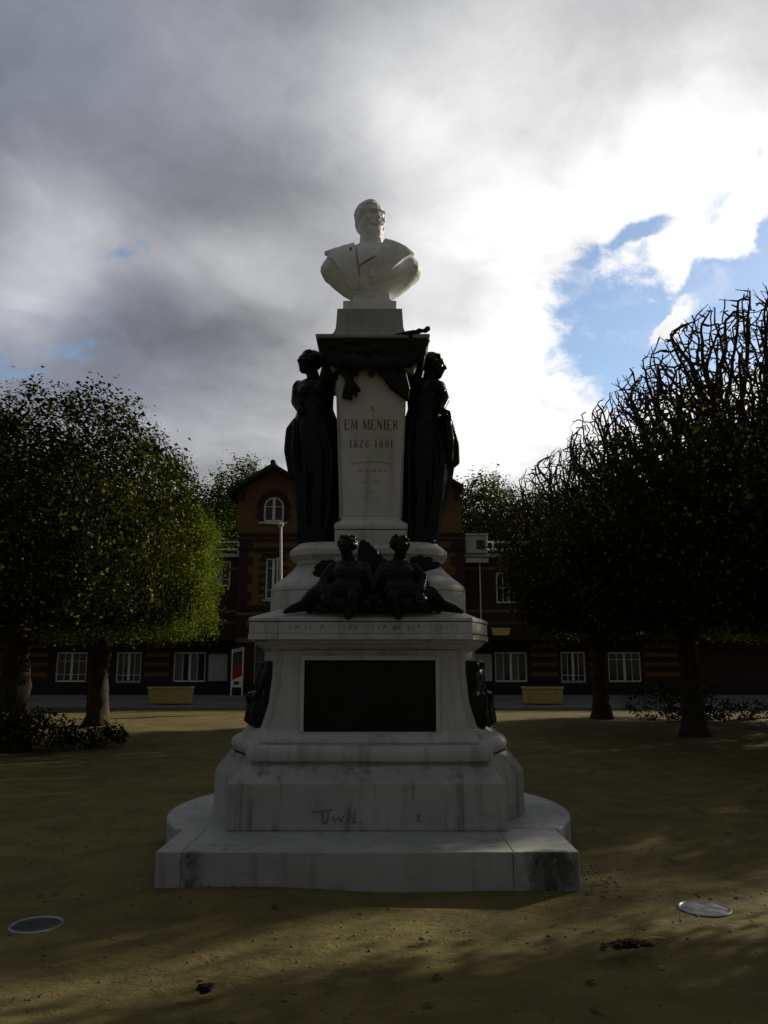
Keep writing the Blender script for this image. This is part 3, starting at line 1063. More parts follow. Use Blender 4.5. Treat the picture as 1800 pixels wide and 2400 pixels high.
# freestanding information board with the red corner
x0, x1, yb = -6.95, -6.40, 36.6
t = thing('information_board', 'white framed board with a slanting red panel, left of the monument by the tower', 'sign', (-6.7, yb, 0.13))
f = MB()
f.box(x0, x0 + .05, yb, yb + .08, 0.13, 2.2).box(x1 - .05, x1, yb, yb + .08, 0.13, 2.3)
f.build('frame', M['white'], t)
MB().prism([(x0 + .05, 2.04), (x1 - .05, 2.12), (x1 - .05, 2.3), (x0 + .05, 2.2)], yb, yb + .08).build('top_panel', M['white_dull'], t)
MB().prism([(x0 + .05, 1.22), (x1 - .05, 1.58), (x1 - .05, 2.12), (x0 + .05, 2.04)], yb + .03, yb + .05).build('glass_panel', M['glass'], t)
MB().prism([(x0 + .05, 0.82), (x1 - .05, 1.02), (x1 - .05, 1.575), (x0 + .05, 1.215)], yb + .02, yb + .06).build('red_panel', M['red'], t)
MB().prism([(x0 + .05, 0.50), (x1 - .05, 0.50), (x1 - .05, 1.015), (x0 + .05, 0.815)], yb + .02, yb + .06).build('white_panel', M['white'], t)
MB().box(x0 + .14, x1 - .18, yb + .012, yb + .019, 0.62, 0.76).build('dark_plate', M['dark_metal'], t)

# slim display case on a stalk beside it
x0, x1, yb = -4.30, -3.92, 26.6
t = thing('display_case', 'dark glazed display case with grey frame on a stalk, just left of the monument', 'sign', (-4.1, yb, 0))
f = MB()
f.box(x0, x0 + .05, yb, yb + .12, 0.95, 2.35).box(x1 - .05, x1, yb, yb + .12, 0.95, 2.35).box(x0 + .05, x1 - .05, yb, yb + .12, 2.28, 2.35)
f.build('frame', M['grey_metal'], t, bevel=0.01)
MB().box(x0 + .05, x1 - .05, yb + .03, yb + .09, 0.96, 2.28).build('glass_panel', M['glass'], t)
MB().frus((x0 + .12, x1 - .12, yb + .02, yb + .10, 0.80), (x0, x1, yb, yb + .12, 0.949)).build('foot', M['grey_metal'], t)
MB().tube([(-4.11, yb + .06, 0), (-4.11, yb + .06, 0.81)], 0.045, 10).build('stalk', M['dark_metal'], t)

# lamp post in front of the tower
t = thing('lamp_post', 'tall slim pale lamp post standing before the tower, left of the bronze figure', 'lamp post', (-3.93, 30, 0))
MB().tube([(-3.93, 30, 0), (-3.93, 30, 1.0), (-3.93, 30, 4.8), (-3.97, 30, 6.75)], [0.09, 0.07, 0.058, 0.042], 12).build('pole', M['pale_metal'], t, smooth=True)
MB().tube([(-4.06, 29.95, 3.9), (-4.06, 29.95, 5.55)], 0.035, 8).build('conduit', M['pale_metal'], t)
MB().lathe(-3.98, 30, [(.05, .05, 6.72), (.11, .11, 6.80), (.13, .13, 6.86), (.05, .05, 6.90)], 20).build('lamp_head', M['pale_metal'], t, smooth=True)
MB().tube([(-3.98, 30, 6.86), (-4.55, 30, 6.88)], 0.03, 8).build('arm', M['pale_metal'], t)

# big planters at the road
for (x0, x1, y0, lab) in ((-9.08, -7.47, 31.1, 'long low yellow planter by the road left of the monument'),
                          (5.42, 6.90, 31.1, 'long low yellow planter by the road right of the monument')):
    t = thing('street_planter', lab, 'planter', ((x0 + x1) / 2, y0, 0.004), 'long planters along the road')
    MB().frus((x0 + .05, x1 - .05, y0 + .04, y0 + .66, 0.05), (x0, x1, y0, y0 + .7, 0.60)).build('trough', M['cream'], t, bevel=0.02)
    MB().box(x0 - .03, x1 + .03, y0 - .03, y0 + .73, 0.602, 0.68).build('rim', M['cream'], t, bevel=0.015)
    MB().box(x0 + .06, x1 - .06, y0 + .06, y0 + .64, 0.681, 0.69).build('soil', M['soil'], t)
    for xx in (x0 + .3, x1 - .3):
        MB().box(xx - .1, xx + .1, y0 + .1, y0 + .6, 0.004, 0.049).build('foot', M['cream'], t)

# ------------------------------------------------------------------ trees


def grow(seed, base, trunk_h, pts, step=0.2, infl=1.6, kill=0.36, maxit=140, lift=0.18, wig=0.22):
    """branches that reach for points spread through the crown (space colonisation)"""
    rg = np.random.default_rng(seed)
    nodes = [np.array(base, float)]
    par = [-1]
    k = int(trunk_h / step)
    for i in range(k):
        nodes.append(nodes[-1] + np.array([rg.normal(0, .008), rg.normal(0, .008), step]))
        par.append(len(nodes) - 2)
    A = pts.copy()
    P = np.array(nodes)
    d = np.full(len(A), 1e9)
    idx = np.zeros(len(A), int)

    def upd(a, b):
        nonlocal d, idx
        for s in range(a, b):
            dd = np.linalg.norm(A - P[s], axis=1)
            m = dd < d
            d[m] = dd[m]
            idx[m] = s
    upd(0, len(P))
    for it in range(maxit):
        if not len(A):
            break
        r_ = infl if it > 12 else 4.0
        act = d < r_
        if not act.any():
            break
        new = []
        npar = []
        for s in np.unique(idx[act]):
            m = act & (idx == s)
            v = A[m] - P[s]
            v = (v / np.linalg.norm(v, axis=1)[:, None]).sum(0) + rg.normal(0, wig, 3) + np.array([0, 0, lift])
            L = np.linalg.norm(v)
            if L < 1e-3:
                continue
            q = P[s] + v / L * step
            new.append(q)
            npar.append(s)
        if not new:
            break
        a = len(P)
        P = np.vstack([P, np.array(new)])
        par += npar
        upd(a, len(P))
        keep = d > kill
        A, d, idx = A[keep], d[keep], idx[keep]
    return P, np.array(par)


def radii(P, par, tip, trunk, expo=2.4):
    n = len(P)
    a = np.zeros(n)
    ch = np.zeros(n, int)
    for i in range(n - 1, 0, -1):
        if ch[i] == 0:
            a[i] = tip ** expo
        a[par[i]] += a[i]
        ch[par[i]] += 1
    r = a ** (1 / expo)
    r = np.minimum(r, trunk)
    return r, ch


def tubes(P, par, r, sel, sides=5):
    """every branch piece as a tapered tube"""
    i = np.where(sel & (par >= 0))[0]
    p0, p1 = P[par[i]], P[i]
    r0, r1 = np.minimum(r[par[i]], r[i] * 1.5), r[i]
    d = p1 - p0
    d /= np.linalg.norm(d, axis=1)[:, None] + 1e-9
    up = np.where(np.abs(d[:, 2:3]) > .9, np.array([[1., .1, 0]]), np.array([[0., .1, 1.]]))
    a = np.cross(d, up)
    a /= np.linalg.norm(a, axis=1)[:, None]
    b = np.cross(d, a)
    V = []
    ov = 0.25
    for (p, q, s) in ((p0 - d * r0[:, None] * ov, r0, 0), (p1 + d * r1[:, None] * ov, r1, 1)):
        for j in range(sides):
            t = 2 * PI * j / sides
            V.append(p + (a * math.cos(t) + b * math.sin(t)) * q[:, None])
    V = np.stack(V, 1)                     # n, 2*sides, 3
    n = len(i)
    base = (np.arange(n) * 2 * sides)[:, None]
    Q = []
    for j in range(sides):
        k = (j + 1) % sides
        Q.append(np.concatenate([base + j, base + k, base + sides + k, base + sides + j], 1))
    Q = np.stack(Q, 1).reshape(-1, 4)
    return V.reshape(-1, 3), Q


def leaf_cloud(c, size, rg, out=None, bias=1.1):
    """diamond leaves with a slight fold at the given centres"""
    n = len(c)
    nn = rg.normal(0, 1, (n, 3))
    nn /= np.linalg.norm(nn, axis=1)[:, None]
    if out is not None:                 # leaves turn their faces away from the crown, towards the light
        o_ = (c - np.array([0, 0, out[0]])) / np.array(out[1:])
        o_ /= np.linalg.norm(o_, axis=1)[:, None] + 1e-9
        nn = nn * 0.80 + o_ * bias + np.array([0, 0, .25])
        nn /= np.linalg.norm(nn, axis=1)[:, None]
    a = rg.normal(0, 1, (n, 3))
    a -= nn * (a * nn).sum(1)[:, None]
    a /= np.linalg.norm(a, axis=1)[:, None]
    b = np.cross(nn, a)
    s = size * (rg.uniform(.55, 1.2, n) + 0.7 * (rg.uniform(0, 1, n) < .07))[:, None]
    v0 = c - a * s * .5
    v2 = c + a * s * .5
    v1 = c + b * s * .36 + nn * s * .10
    v3 = c - b * s * .36 + nn * s * .10
    V = np.stack([v0, v1, v2, v3], 1).reshape(-1, 3)
    Q = np.arange(n * 4).reshape(-1, 4)
    return V, Q


def env_point(u, z, env):
    pass


def in_env(p, env):
    rx, ry, cz, rz, e = env
    return (np.abs(p[:, 0] / rx) ** e + np.abs(p[:, 1] / ry) ** e + np.abs((p[:, 2] - cz) / rz) ** e)


def env_samples(n, env, rg, lo=0.0, hi=1.0):
    rx, ry, cz, rz, e = env
    out = []
    tot = 0
    while tot < n:
        p = rg.uniform(-1, 1, (n * 2, 3)) * np.array([rx, ry, rz]) + np.array([0, 0, cz])
        f = in_env(p, env) ** (1 / e)
        p = p[(f > lo) & (f < hi)]
        out.append(p)
        tot += len(p)
    return np.concatenate(out)[:n]


def make_tree_meshes(seed, env, trunk_r, trunk_h, n_attr, leaves, leaf_size, leaf_rule, step=0.2, tip=0.011, kill=0.36, spikes=0, clump=40, cl_r=0.17, infl=1.6, lift=0.18, spl=(.12, .42), wig=0.22):
    rg = np.random.default_rng(seed)
    pts = env_samples(n_attr, env, rg, 0.0, 1.0)
    pts = pts[pts[:, 2] > 2.45]
    P, par = grow(seed, (0, 0, -0.05), trunk_h, pts, step=step, kill=kill, infl=infl, lift=lift, wig=wig)
    r, ch = radii(P, par, tip, trunk_r)
    nt = int(trunk_h / step)
    for i in range(nt + 1):
        r[i] = max(r[i], trunk_r * (1.0 - 0.25 * i / nt))
    trunk_sel = np.zeros(len(P), bool)
    trunk_sel[:nt + 1] = True
    # trunk: one lathe-like tube with a flared foot and knobbly surface
    mb = MB()
    rr = []
    zt = np.linspace(-0.08, P[nt][2] + 0.12, 14)
    for k, z in enumerate(zt):
        c = P[min(nt, max(0, int((z + .05) / step)))]
        base_r = trunk_r * (1.0 - 0.22 * k / 13) * (1 + 0.55 * math.exp(-max(z, 0) / 0.16))
        ring = []
        for j in range(14):
            a = 2 * PI * j / 14
            q = base_r * (1 + 0.06 * math.sin(3 * a + seed) + 0.05 * math.sin(5 * a + z * 3) + 0.04 * rg.normal())
            ring.append((c[0] + q * math.cos(a), c[1] + q * math.sin(a), z))
        rr.append(ring)
    mb.rings(rr)
    tv = np.array(mb.v)
    tm = bpy.data.meshes.new('trunk')
    tm.from_pydata(mb.v, [], mb.f)
    tm.polygons.foreach_set('use_smooth', [True] * len(tm.polygons))
    bv, bq = tubes(P, par, r, ~trunk_sel)
    if spikes:
        tips = np.where((ch == 0) & (in_env(P, env) > 0.5))[0]
        sp = rg.choice(tips, min(len(tips), spikes))
        d = P[sp] - P[par[sp]]
        d /= np.linalg.norm(d, axis=1)[:, None] + 1e-9
        d = d + rg.normal(0, .35, d.shape) + np.array([0, 0, .25])
        d /= np.linalg.norm(d, axis=1)[:, None]
        L = rg.uniform(spl[0], spl[1], len(sp))[:, None]
        P2 = np.vstack([P[sp], P[sp] + d * L])
        pr2 = np.concatenate([np.full(len(sp), -1), np.arange(len(sp))])
        r2 = np.concatenate([np.full(len(sp), tip * .9), np.full(len(sp), tip * .45)])
        sv_, sq_ = tubes(P2, pr2, r2, np.ones(len(P2), bool), 4)
        bq = np.vstack([bq, sq_ + len(bv)])
        bv = np.vstack([bv, sv_])
    bm_ = fast_mesh('branches', bv, bq, smooth=True)
    # leaves in clumps
    nc = leaves // clump
    cc = leaf_rule(nc, rg, P, ch)
    cs = np.repeat(cc, clump, 0)
    cs = cs + rg.normal(0, cl_r, cs.shape)
    lv, lq = leaf_cloud(cs, leaf_size, rg, (env[2], env[0], env[1], env[3]))
    lm = fast_mesh('crown', lv, lq)
    return tm, bm_, lm


def tree(meshes, loc, rz, label, cat, group, leafmat, name='lime_tree', sc=1.0, squeeze=1.0):
    t = thing(name, label, cat, loc, group)
    t.rotation_euler = (0, 0, rz)
    t.scale = (sc, sc * squeeze, sc)
    link('trunk', meshes[0], M['bark'], t)
    link('branches', meshes[1], M['twig'], t)
    link('crown', meshes[2], leafmat, t)
    return t


# clipped leafy trees of the left row
envL = (2.8, 3.15, 4.35, 1.85, 9.0)


def rule_left(nc, rg, P, ch):
    a = env_samples(int(nc * .78), envL, rg, 0.84, 1.0)
    a[:, :2] *= (1 + 0.030 * np.sin(a[:, 1:2] * 2.3 + 1.0) * np.sin(a[:, 2:3] * 3.1) + 0.02 * np.sin(a[:, 2:3] * 5.7 + a[:, 1:2] * 1.9))
    a[:, 2] += 0.07 * np.sin(a[:, 0] * 2.9 + 0.5) * np.sin(a[:, 1] * 2.2) + rg.normal(0, .05, len(a))
    h_ = np.sin(a[:, 0] * 4.1 + 1.3 * np.sin(a[:, 2] * 2.0)) * np.sin(a[:, 1] * 3.7 + 0.8) * np.sin(a[:, 2] * 4.6 + a[:, 0])
    a = a[(h_ > -0.22) | (rg.uniform(0, 1, len(a)) < 0.25)]
    b = env_samples(int(nc * .22), envL, rg, 0.2, 0.84)
    c = np.vstack([a, b])
    # thin the very top so that sky and twigs show
    keep = (c[:, 2] < 5.85) | (rg.uniform(0, 1, len(c)) < 0.78)
    return c[keep]


TLm = [make_tree_meshes(21 + k, envL, 0.30, 2.2, 1700, 150000, 0.074, rule_left, spikes=500, tip=0.009, kill=0.40, clump=32, cl_r=0.13) for k in range(2)]
for k, (x, y, rz, lab) in enumerate((
        (-7.55, 21.4, 0.2, 'leafy clipped lime at the road end of the left row, sunlit on its right flank'),
        (-7.05, 15.4, PI, 'second leafy clipped lime of the left row, darker, with bare twigs on top'),
        (-12.2, 26.8, 2.0, 'leafy lime tree standing farther left behind the clipped row, near the road'),
        (-13.0, 19.5, 1.1, 'leafy lime tree standing farther left behind the clipped row, at the frame edge'))):
    tree(TLm[k % 2], (x, y, -0.02), rz if k > 1 else (0 if k % 2 == 0 else PI), lab, 'tree', 'clipped lime trees left of the monument', M['leaf'] if k == 0 else M['leaf_brown_shaded'], sc=0.94 if k == 0 else 1.0)

# half bare pollarded trees of the right row
envR = (3.05, 3.3, 5.2, 3.3, 1.95)


def rule_right(nc, rg, P, ch):
    z = P[:, 2]
    wgt = np.clip((5.9 - z) / 2.2, 0.012, 1.0) * (z > 2.6) * (0.25 + in_env(P, envR))
    i = rg.choice(len(P), nc, p=wgt / wgt.sum())
    return P[i] + rg.normal(0, .16, (nc, 3))


TRm = [make_tree_meshes(51 + k, envR, 0.25, 2.2, 11000, 80000, 0.078, rule_right, step=0.14, tip=0.0140, kill=0.19, spikes=3200, clump=26, cl_r=0.15, infl=0.75, lift=0.04, spl=(.08, .26), wig=0.10) for k in range(2)]
for k, (x, y, lab) in enumerate((
        (6.45, 24.0, 'half bare pollarded lime at the road end of the right row'),
        (6.88, 18.1, 'half bare pollarded lime tree of the right row, second from the road'),
        (7.40, 14.6, 'half bare pollarded lime of the right row, third from the road, tallest'),
        (7.7, 7.15, 'half bare pollarded lime tree nearest on the right, out past the frame edge'))):
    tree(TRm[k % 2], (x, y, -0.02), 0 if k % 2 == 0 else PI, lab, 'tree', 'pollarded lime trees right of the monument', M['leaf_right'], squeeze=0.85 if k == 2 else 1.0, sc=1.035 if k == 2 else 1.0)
for k, (x, y, rz, lab) in enumerate((
        (13.2, 25.5, 1.0, 'leafy tree standing behind the right row, near the road'),
        (13.6, 18.0, 2.4, 'leafy tree standing behind the right row, at the frame edge'))):
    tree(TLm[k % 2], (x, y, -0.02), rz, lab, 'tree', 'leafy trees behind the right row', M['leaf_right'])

# far trees rising behind the building


def far_tree(seed, rx, ry, cz, rz, leaves, size, irregular):
    rg = np.random.default_rng(seed)
    env = (rx, ry, cz, rz, 2.0)

    def rule(nc, rg, P, ch):
        a = env_samples(nc, env, rg, 0.45, 1.0)
        ph = rg.uniform(0, 6, 3)
        nz = np.sin(a[:, 0] * irregular + ph[0]) * np.sin(a[:, 1] * irregular + ph[1]) * np.sin(a[:, 2] * irregular + ph[2])
        return a[nz > -0.30]
    return make_tree_meshes(seed, env, 0.3, max(1.5, cz - rz), 500, leaves, size, rule, step=0.4, tip=0.02, kill=0.8, spikes=0, clump=34, cl_r=0.32)


FT = [far_tree(81, 3.2, 3.2, 7.6, 5.2, 52000, 0.17, 1.7), far_tree(82, 2.6, 2.6, 10.6, 3.6, 20000, 0.17, 2.2)]
for (m, x, y, rz, sc, lab) in ((0, -11.6, 50, 0.3, 1.0, 'dark ivy clad tree behind the building, left of the tower'),
                               (1, -9.4, 52, 1.0, 1.05, 'airy tree with gaps rising just left of the tower gable'),
                               (0, 6.3, 50, 2.0, 1.06, 'bright green tree behind the building, right of the monument'),
                               (0, 10.6, 51, 4.0, 1.0, 'brownish tree behind the right wing, beside the pollarded row'),
                               (0, 15.5, 52, 5.0, 1.1, 'tree behind the right wing hidden mostly by the pollarded row'),
                               (0, -17.2, 52, 5.4, 1.0, 'tree behind the left wing, seen past the clipped row')):
    tree(FT[m], (x, y, 0), rz, lab, 'tree', 'trees beyond the building', M['leaf_far'], 'tall_tree', sc)


def shrub(name, loc, rx, ry, h, leaves, size, label, mat, seed, stems=7, cat='shrub', group=None):
    rg = np.random.default_rng(seed)
    t = thing(name, label, cat, loc, group)
    env = (rx, ry, h * .5, h * .55, 2.4)
    nc = leaves // 20
    c = env_samples(nc, env, rg, 0.3, 1.0)
    c = np.repeat(c, 20, 0) + rg.normal(0, size * 1.1, (nc * 20, 3))
    c[:, 2] = np.abs(c[:, 2]) + 0.02
    lv, lq = leaf_cloud(c, size, rg)
    link('foliage', fast_mesh('foliage', lv, lq), mat, t)
    sb = MB()
    for i in range(stems):
        a = rg.uniform(0, 6.28)
        q = rg.uniform(.2, .8)
        sb.tube([(0, 0, -.05), (rx * q * .5 * math.cos(a), ry * q * .5 * math.sin(a), h * .4), (rx * q * math.cos(a), ry * q * math.sin(a), h * .85)], [.014, .010, .005], 5)
    me = bpy.data.meshes.new('stems')
    me.from_pydata(sb.v, [], sb.f)
    link('stems', me, M['twig'], t)
    return t


shrub('shrub', (-6.75, 15.4, 0), 1.0, 0.7, 0.62, 2600, 0.07, 'low dark bush at the foot of the second left tree', M['leaf_right'], 301)
shrub('shrub', (-5.75, 15.9, 0), 0.75, 0.45, 0.36, 1500, 0.06, 'low straggling bush right of the second left tree foot', M['leaf_right'], 302)
shrub('shrub', (-7.9, 14.2, 0), 1.0, 0.8, 1.25, 2600, 0.075, 'taller dark bush at the left frame edge', M['leaf_right'], 303)
shrub('hedge', (8.9, 22.8, 0), 2.2, 0.5, 0.55, 3600, 0.065, 'low dark hedge between the two right trunks', M['leaf_right'], 304, 12, 'hedge')
shrub('hedge', (13.0, 20.5, 0), 3.0, 0.8, 1.1, 5200, 0.075, 'taller dark hedge behind the right trunks at the frame edge', M['leaf_right'], 305, 12, 'hedge')
shrub('shrub', (7.9, 14.2, 0), 0.8, 0.8, 2.1, 3200, 0.075, 'tall leafy shrub at the right frame edge', M['leaf_right'], 306)
shrub('shrub', (11.8, 33.2, 0.0), 2.0, 0.6, 0.9, 2600, 0.085, 'dark shrub by the right planter across the road', M['leaf_right'], 307)

# pale kerb line at the right and small yellow block at the left
pts = [(8.6 + 0.10 * k, 22.4 - 0.34 * k - 0.004 * k * k, 0.0) for k in range(14)]
kmb = MB()
for k in range(13):
    a, b = Vector(pts[k]), Vector(pts[k + 1])
    d = (b - a).normalized()
    n = Vector((-d.y, d.x, 0)) * 0.045
    g = d * 0.006
    kmb.add([tuple(p + Vector((0, 0, z))) for z in (-.1, .07) for p in (a + g - n, b - g - n, b - g + n, a + g + n)],
            [(3, 2, 1, 0), (4, 5, 6, 7), (0, 1, 5, 4), (1, 2, 6, 5), (2, 3, 7, 6), (3, 0, 4, 7)])
tag(kmb.build('border_edging', M['kerb']), 'pale curved stone edging on the ground at the right frame edge', 'edging')
t = thing('stone_block', 'small yellow stone bollard by the left tree row', 'bollard', (-9.77, 21.9, 0))
MB().rect(-9.77, 21.8, 22.0, [(.10, 0, -.05), (.10, 0, .30), (.08, .02, .34)]).build('block', M['cream'], t, bevel=0.01)
MB().rect(-9.77, 21.78, 22.02, [(.12, 0, -.05), (.12, 0, .06)]).build('foot', M['cream'], t)

# ------------------------------------------------------------------ the monument
CX, CY = -0.125, 7.85
mo = thing('monument_pedestal', 'tall stepped white marble pedestal with inscription and dark bronze panel', 'monument', (CX, CY, 0))


def mp(mb, name, mat='marble', parent=mo, **k):
    return mb.build(name, M[mat], parent, **k)


# lower step: three stones in front, bowed lobes at the sides
for (a, b, mt) in ((-1.55, -1.36, 'marble_step'), (-1.357, 1.07, 'marble_step'), (1.073, 1.555, 'marble_step')):
    mp(MB().frus((CX + a, CX + b, 6.15, 6.98, -.12), (CX + a, CX + b, 6.15, 6.98, 0.236)), 'lower_step', mt, bevel=0.007)
mp(MB().lobe(CX - .015, 7.95, .285, 6.983, 8.95, [(1.875, -.1, 0), (1.875, .226, 0), (1.862, .236, .01)]), 'lower_step_lobe', 'marble_step', smooth=True)
# second step with weathered top, a joint near its right end
for (a, b, ta, tb) in ((-1.165, .80, -1.06, .80), (.802, 1.165, .802, 1.06)):
    mp(MB().rings([[(CX - .02 + p, y, z) for p, y in ((l, yf), (r_, yf), (r_, 8.9), (l, 8.9))] for l, r_, yf, z in
                   ((a, b, 6.87, .2405), (a, b, 6.87, .606), (a + (.008 if a < -1 else 0), b - (.008 if b > 1 else 0), 6.88, .616), (ta, tb, 7.055, .732))]), 'upper_step', 'marble_mid', bevel=0.005)
mp(MB().rect(CX - .02, 6.88, 8.9, [(1.15, .004, 0.2362), (1.15, .004, 0.2404)]), 'bed_joint', 'joint')
mp(MB().lobe(CX - .015, 7.95, .58, 7.06, 8.84, [(1.472, .239, 0), (1.472, .60, 0), (1.455, .628, .01), (1.325, .795, .06)]), 'upper_step_lobe', 'marble_mid', smooth=True)
mp(MB().lobe(CX - .015, 7.95, .58, 7.07, 8.83, [(1.462, .2362, 0), (1.462, .2388, 0)]), 'bed_joint', 'joint')
# base moulding
prof = [(1.035, 0.03, 0.735)]
for k in range(9):
    a = -PI / 2 + PI * k / 8
    prof.append((1.005 + 0.055 * math.cos(a), 0.06 - 0.055 * math.cos(a), 0.825 + 0.075 * math.sin(a)))
prof += [(0.985, .085, 0.905)]
mp(MB().rect(CX, 7.03, 8.7, prof), 'base_moulding', smooth=True)
mp(MB().rect(CX, 7.105, 8.6, [(0.955, 0, 0.907), (0.955, 0, 0.935), (0.92, .05, 0.99)]), 'base_fillet', bevel=0.006)
prof = [(1.29, .797, .02)]
for k in range(9):
    a = -PI / 2 + PI * k / 8
    prof.append((1.255 + 0.065 * math.cos(a), 0.862 + 0.065 * math.sin(a), .03 - .02 * math.cos(a)))
prof += [(1.225, .930, .03), (1.215, .965, .03), (1.19, .99, .05), (1.165, 1.02, .06)]
mp(MB().lobe(CX - .015, 7.92, .50, 7.12, 8.72, prof), 'base_moulding_lobe', smooth=True)
# dado: battered front, drum at the sides
DF0, DF1 = 7.19, 7.24
dd = MB()
px0, px1, pz0, pz1 = CX - 0.583, CX + 0.583, 1.0, 1.62
# front wall of the dado built round the sunk panel
rs = [(0.895, 7.19, 0.992), (0.845, 7.205, 1.15), (0.80, 7.225, 1.40), (0.775, 7.24, 1.715)]
dd.rings([[(CX - h, y, z), (CX + h, y, z), (CX + h, 8.5, z), (CX - h, 8.5, z)] for h, y, z in rs])
mp(dd, 'dado', bevel=0.004)
mp(MB().lobe(CX - .01, 7.92, .42, 7.26, 8.58, [(1.125, 1.02, 0), (1.10, 1.10, 0), (1.055, 1.25, 0), (1.03, 1.5, 0), (1.025, 1.715, 0)]), 'dado_drum', smooth=True)
pf = MB()
pf.box(px0 - .035, px0, 7.155, 7.30, pz0 - .004, pz1 + .04).box(px1, px1 + .035, 7.155, 7.30, pz0 - .004, pz1 + .04)
pf.box(px0, px1, 7.155, 7.30, pz1, pz1 + .04)
mp(pf, 'panel_frame', bevel=0.006)
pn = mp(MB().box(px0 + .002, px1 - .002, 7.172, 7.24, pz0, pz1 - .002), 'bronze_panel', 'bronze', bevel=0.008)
pb = MB()
pb.box(px0 + .02, px0 + .05, 7.160, 7.1719, pz0 + .02, pz1 - .02).box(px1 - .05, px1 - .02, 7.160, 7.1719, pz0 + .02, pz1 - .02)
pb.box(px0 + .05, px1 - .05, 7.160, 7.1719, pz1 - .05, pz1 - .02).box(px0 + .05, px1 - .05, 7.160, 7.1719, pz0 + .02, pz0 + .05)
mp(pb, 'panel_border', 'bronze', pn, bevel=.004)
# bronze relief wrapped round each side of the drum
for q in (-1, 1):
    s = Sculpt()
    rg = random.Random(4 + q)
    def wy(hw, y):
        return CX - .01 + q * (hw - .42 * (y - 7.92) ** 2)
    prof = [(1.175, 1.03), (1.165, 1.10), (1.115, 1.25), (1.085, 1.45), (1.08, 1.615)]
    rs = []
    for hw, z in prof:
        ys = [7.32 + 1.2 * i / 20 for i in range(21)]
        rs.append([(wy(hw, y), y, z) for y in ys] + [(wy(hw - .12, y), y, z) for y in ys[::-1]])
    s.rings(rs)
    for k in range(12):
        y = 7.40 + 1.04 * (k % 6) / 5.0
        zc = 1.15 if k < 6 else 1.44
        hw = 1.165 if k < 6 else 1.085
        x = wy(hw, y)
        s.ell((x - q * .03, y, zc), (.055 + rg.uniform(0, .02), .085, .13 + rg.uniform(-.02, .04)))
        s.ell((x + q * .0, y + rg.uniform(-.03, .03), zc + .13), (.04, .045, .05))
        s.cap((x, y, zc + .07), .03, (x + q * .025, y + rg.uniform(-.1, .1), zc - .09), .026)
    s.fuse('side_relief', M['bronze'], mo, 0.014, 3)
# mouldings below the cornice
mp(MB().rect(CX, 7.18, 8.55, [(.795, .03, 1.716), (.83, 0.0, 1.735), (.86, -.03, 1.755), (.90, -.09, 1.775), (.91, -.10, 1.795)]), 'bed_moulding', bevel=0.004)
mp(MB().lobe(CX - .01, 7.92, .36, 7.22, 8.62, [(1.04, 1.716, 0), (1.07, 1.74, -.02), (1.11, 1.77, -.05), (1.13, 1.793, -.06)]), 'bed_moulding_lobe', smooth=True)
# cornice: block with the worn lettering, set back at the right, joint at the left
mp(MB().box(CX - .80, CX + .90, 6.955, 8.7, 1.797, 1.848), 'cornice_lower', bevel=0.006)
mp(MB().box(CX - .80, CX + .895, 6.962, 8.7, 1.850, 1.950), 'cornice_block', bevel=0.005)
mp(MB().box(CX - 1.06, CX - .804, 6.957, 8.7, 1.797, 1.848), 'cornice_lower', bevel=0.006)
mp(MB().box(CX - 1.055, CX - .804, 6.964, 8.7, 1.850, 1.950), 'cornice_block', bevel=0.005)
for q, nm, a, b, hw in ((0, 'cornice_lower', 1.797, 1.845, 1.155), (1, 'cornice_block', 1.855, 1.950, 1.148), (2, 'cornice_top', 1.957, 1.985, 1.155)):
    mp(MB().lobe(CX - .01, 7.92, .36, 7.12, 8.66, [(hw, a, 0), (hw, b, 0)] + ([(.93, 2.07, .1)] if q == 2 else [])), nm, bevel=0.005)
ct = MB()
ct.rings([[(CX - 1.06, 6.957, 1.957), (CX + .90, 6.957, 1.957), (CX + .90, 8.7, 1.957), (CX - 1.06, 8.7, 1.957)],
          [(CX - 1.06, 6.957, 1.985), (CX + .90, 6.957, 1.985), (CX + .90, 8.7, 1.985), (CX - 1.06, 8.7, 1.985)],
          [(CX - .83, 7.22, 2.075), (CX + .81, 7.22, 2.075), (CX + .81, 8.5, 2.075), (CX - .83, 8.5, 2.075)]])
mp(ct, 'cornice_top', bevel=0.005)
mp(MB().box(CX - 1.05, CX + .89, 6.975, 8.69, 1.9502, 1.9568), 'bed_joint', 'joint')
# worn traces of letters along the cornice
wl = MB()
rg = random.Random(3)
x = CX - .70
while x < CX + .80:
    if rg.random() < .78:
        h = rg.uniform(.035, .05)
        wl.box(x, x + .006, 6.9595, 6.9625, 1.875, 1.875 + h)
        wl.box(x + .008, x + rg.uniform(.018, .03), 6.9595, 6.9625, 1.875 + rg.choice((0, h * .5, h)), 1.880 + h * .5 + .02)
    x += rg.uniform(.035, .06)
mp(wl, 'worn_lettering', 'worn')
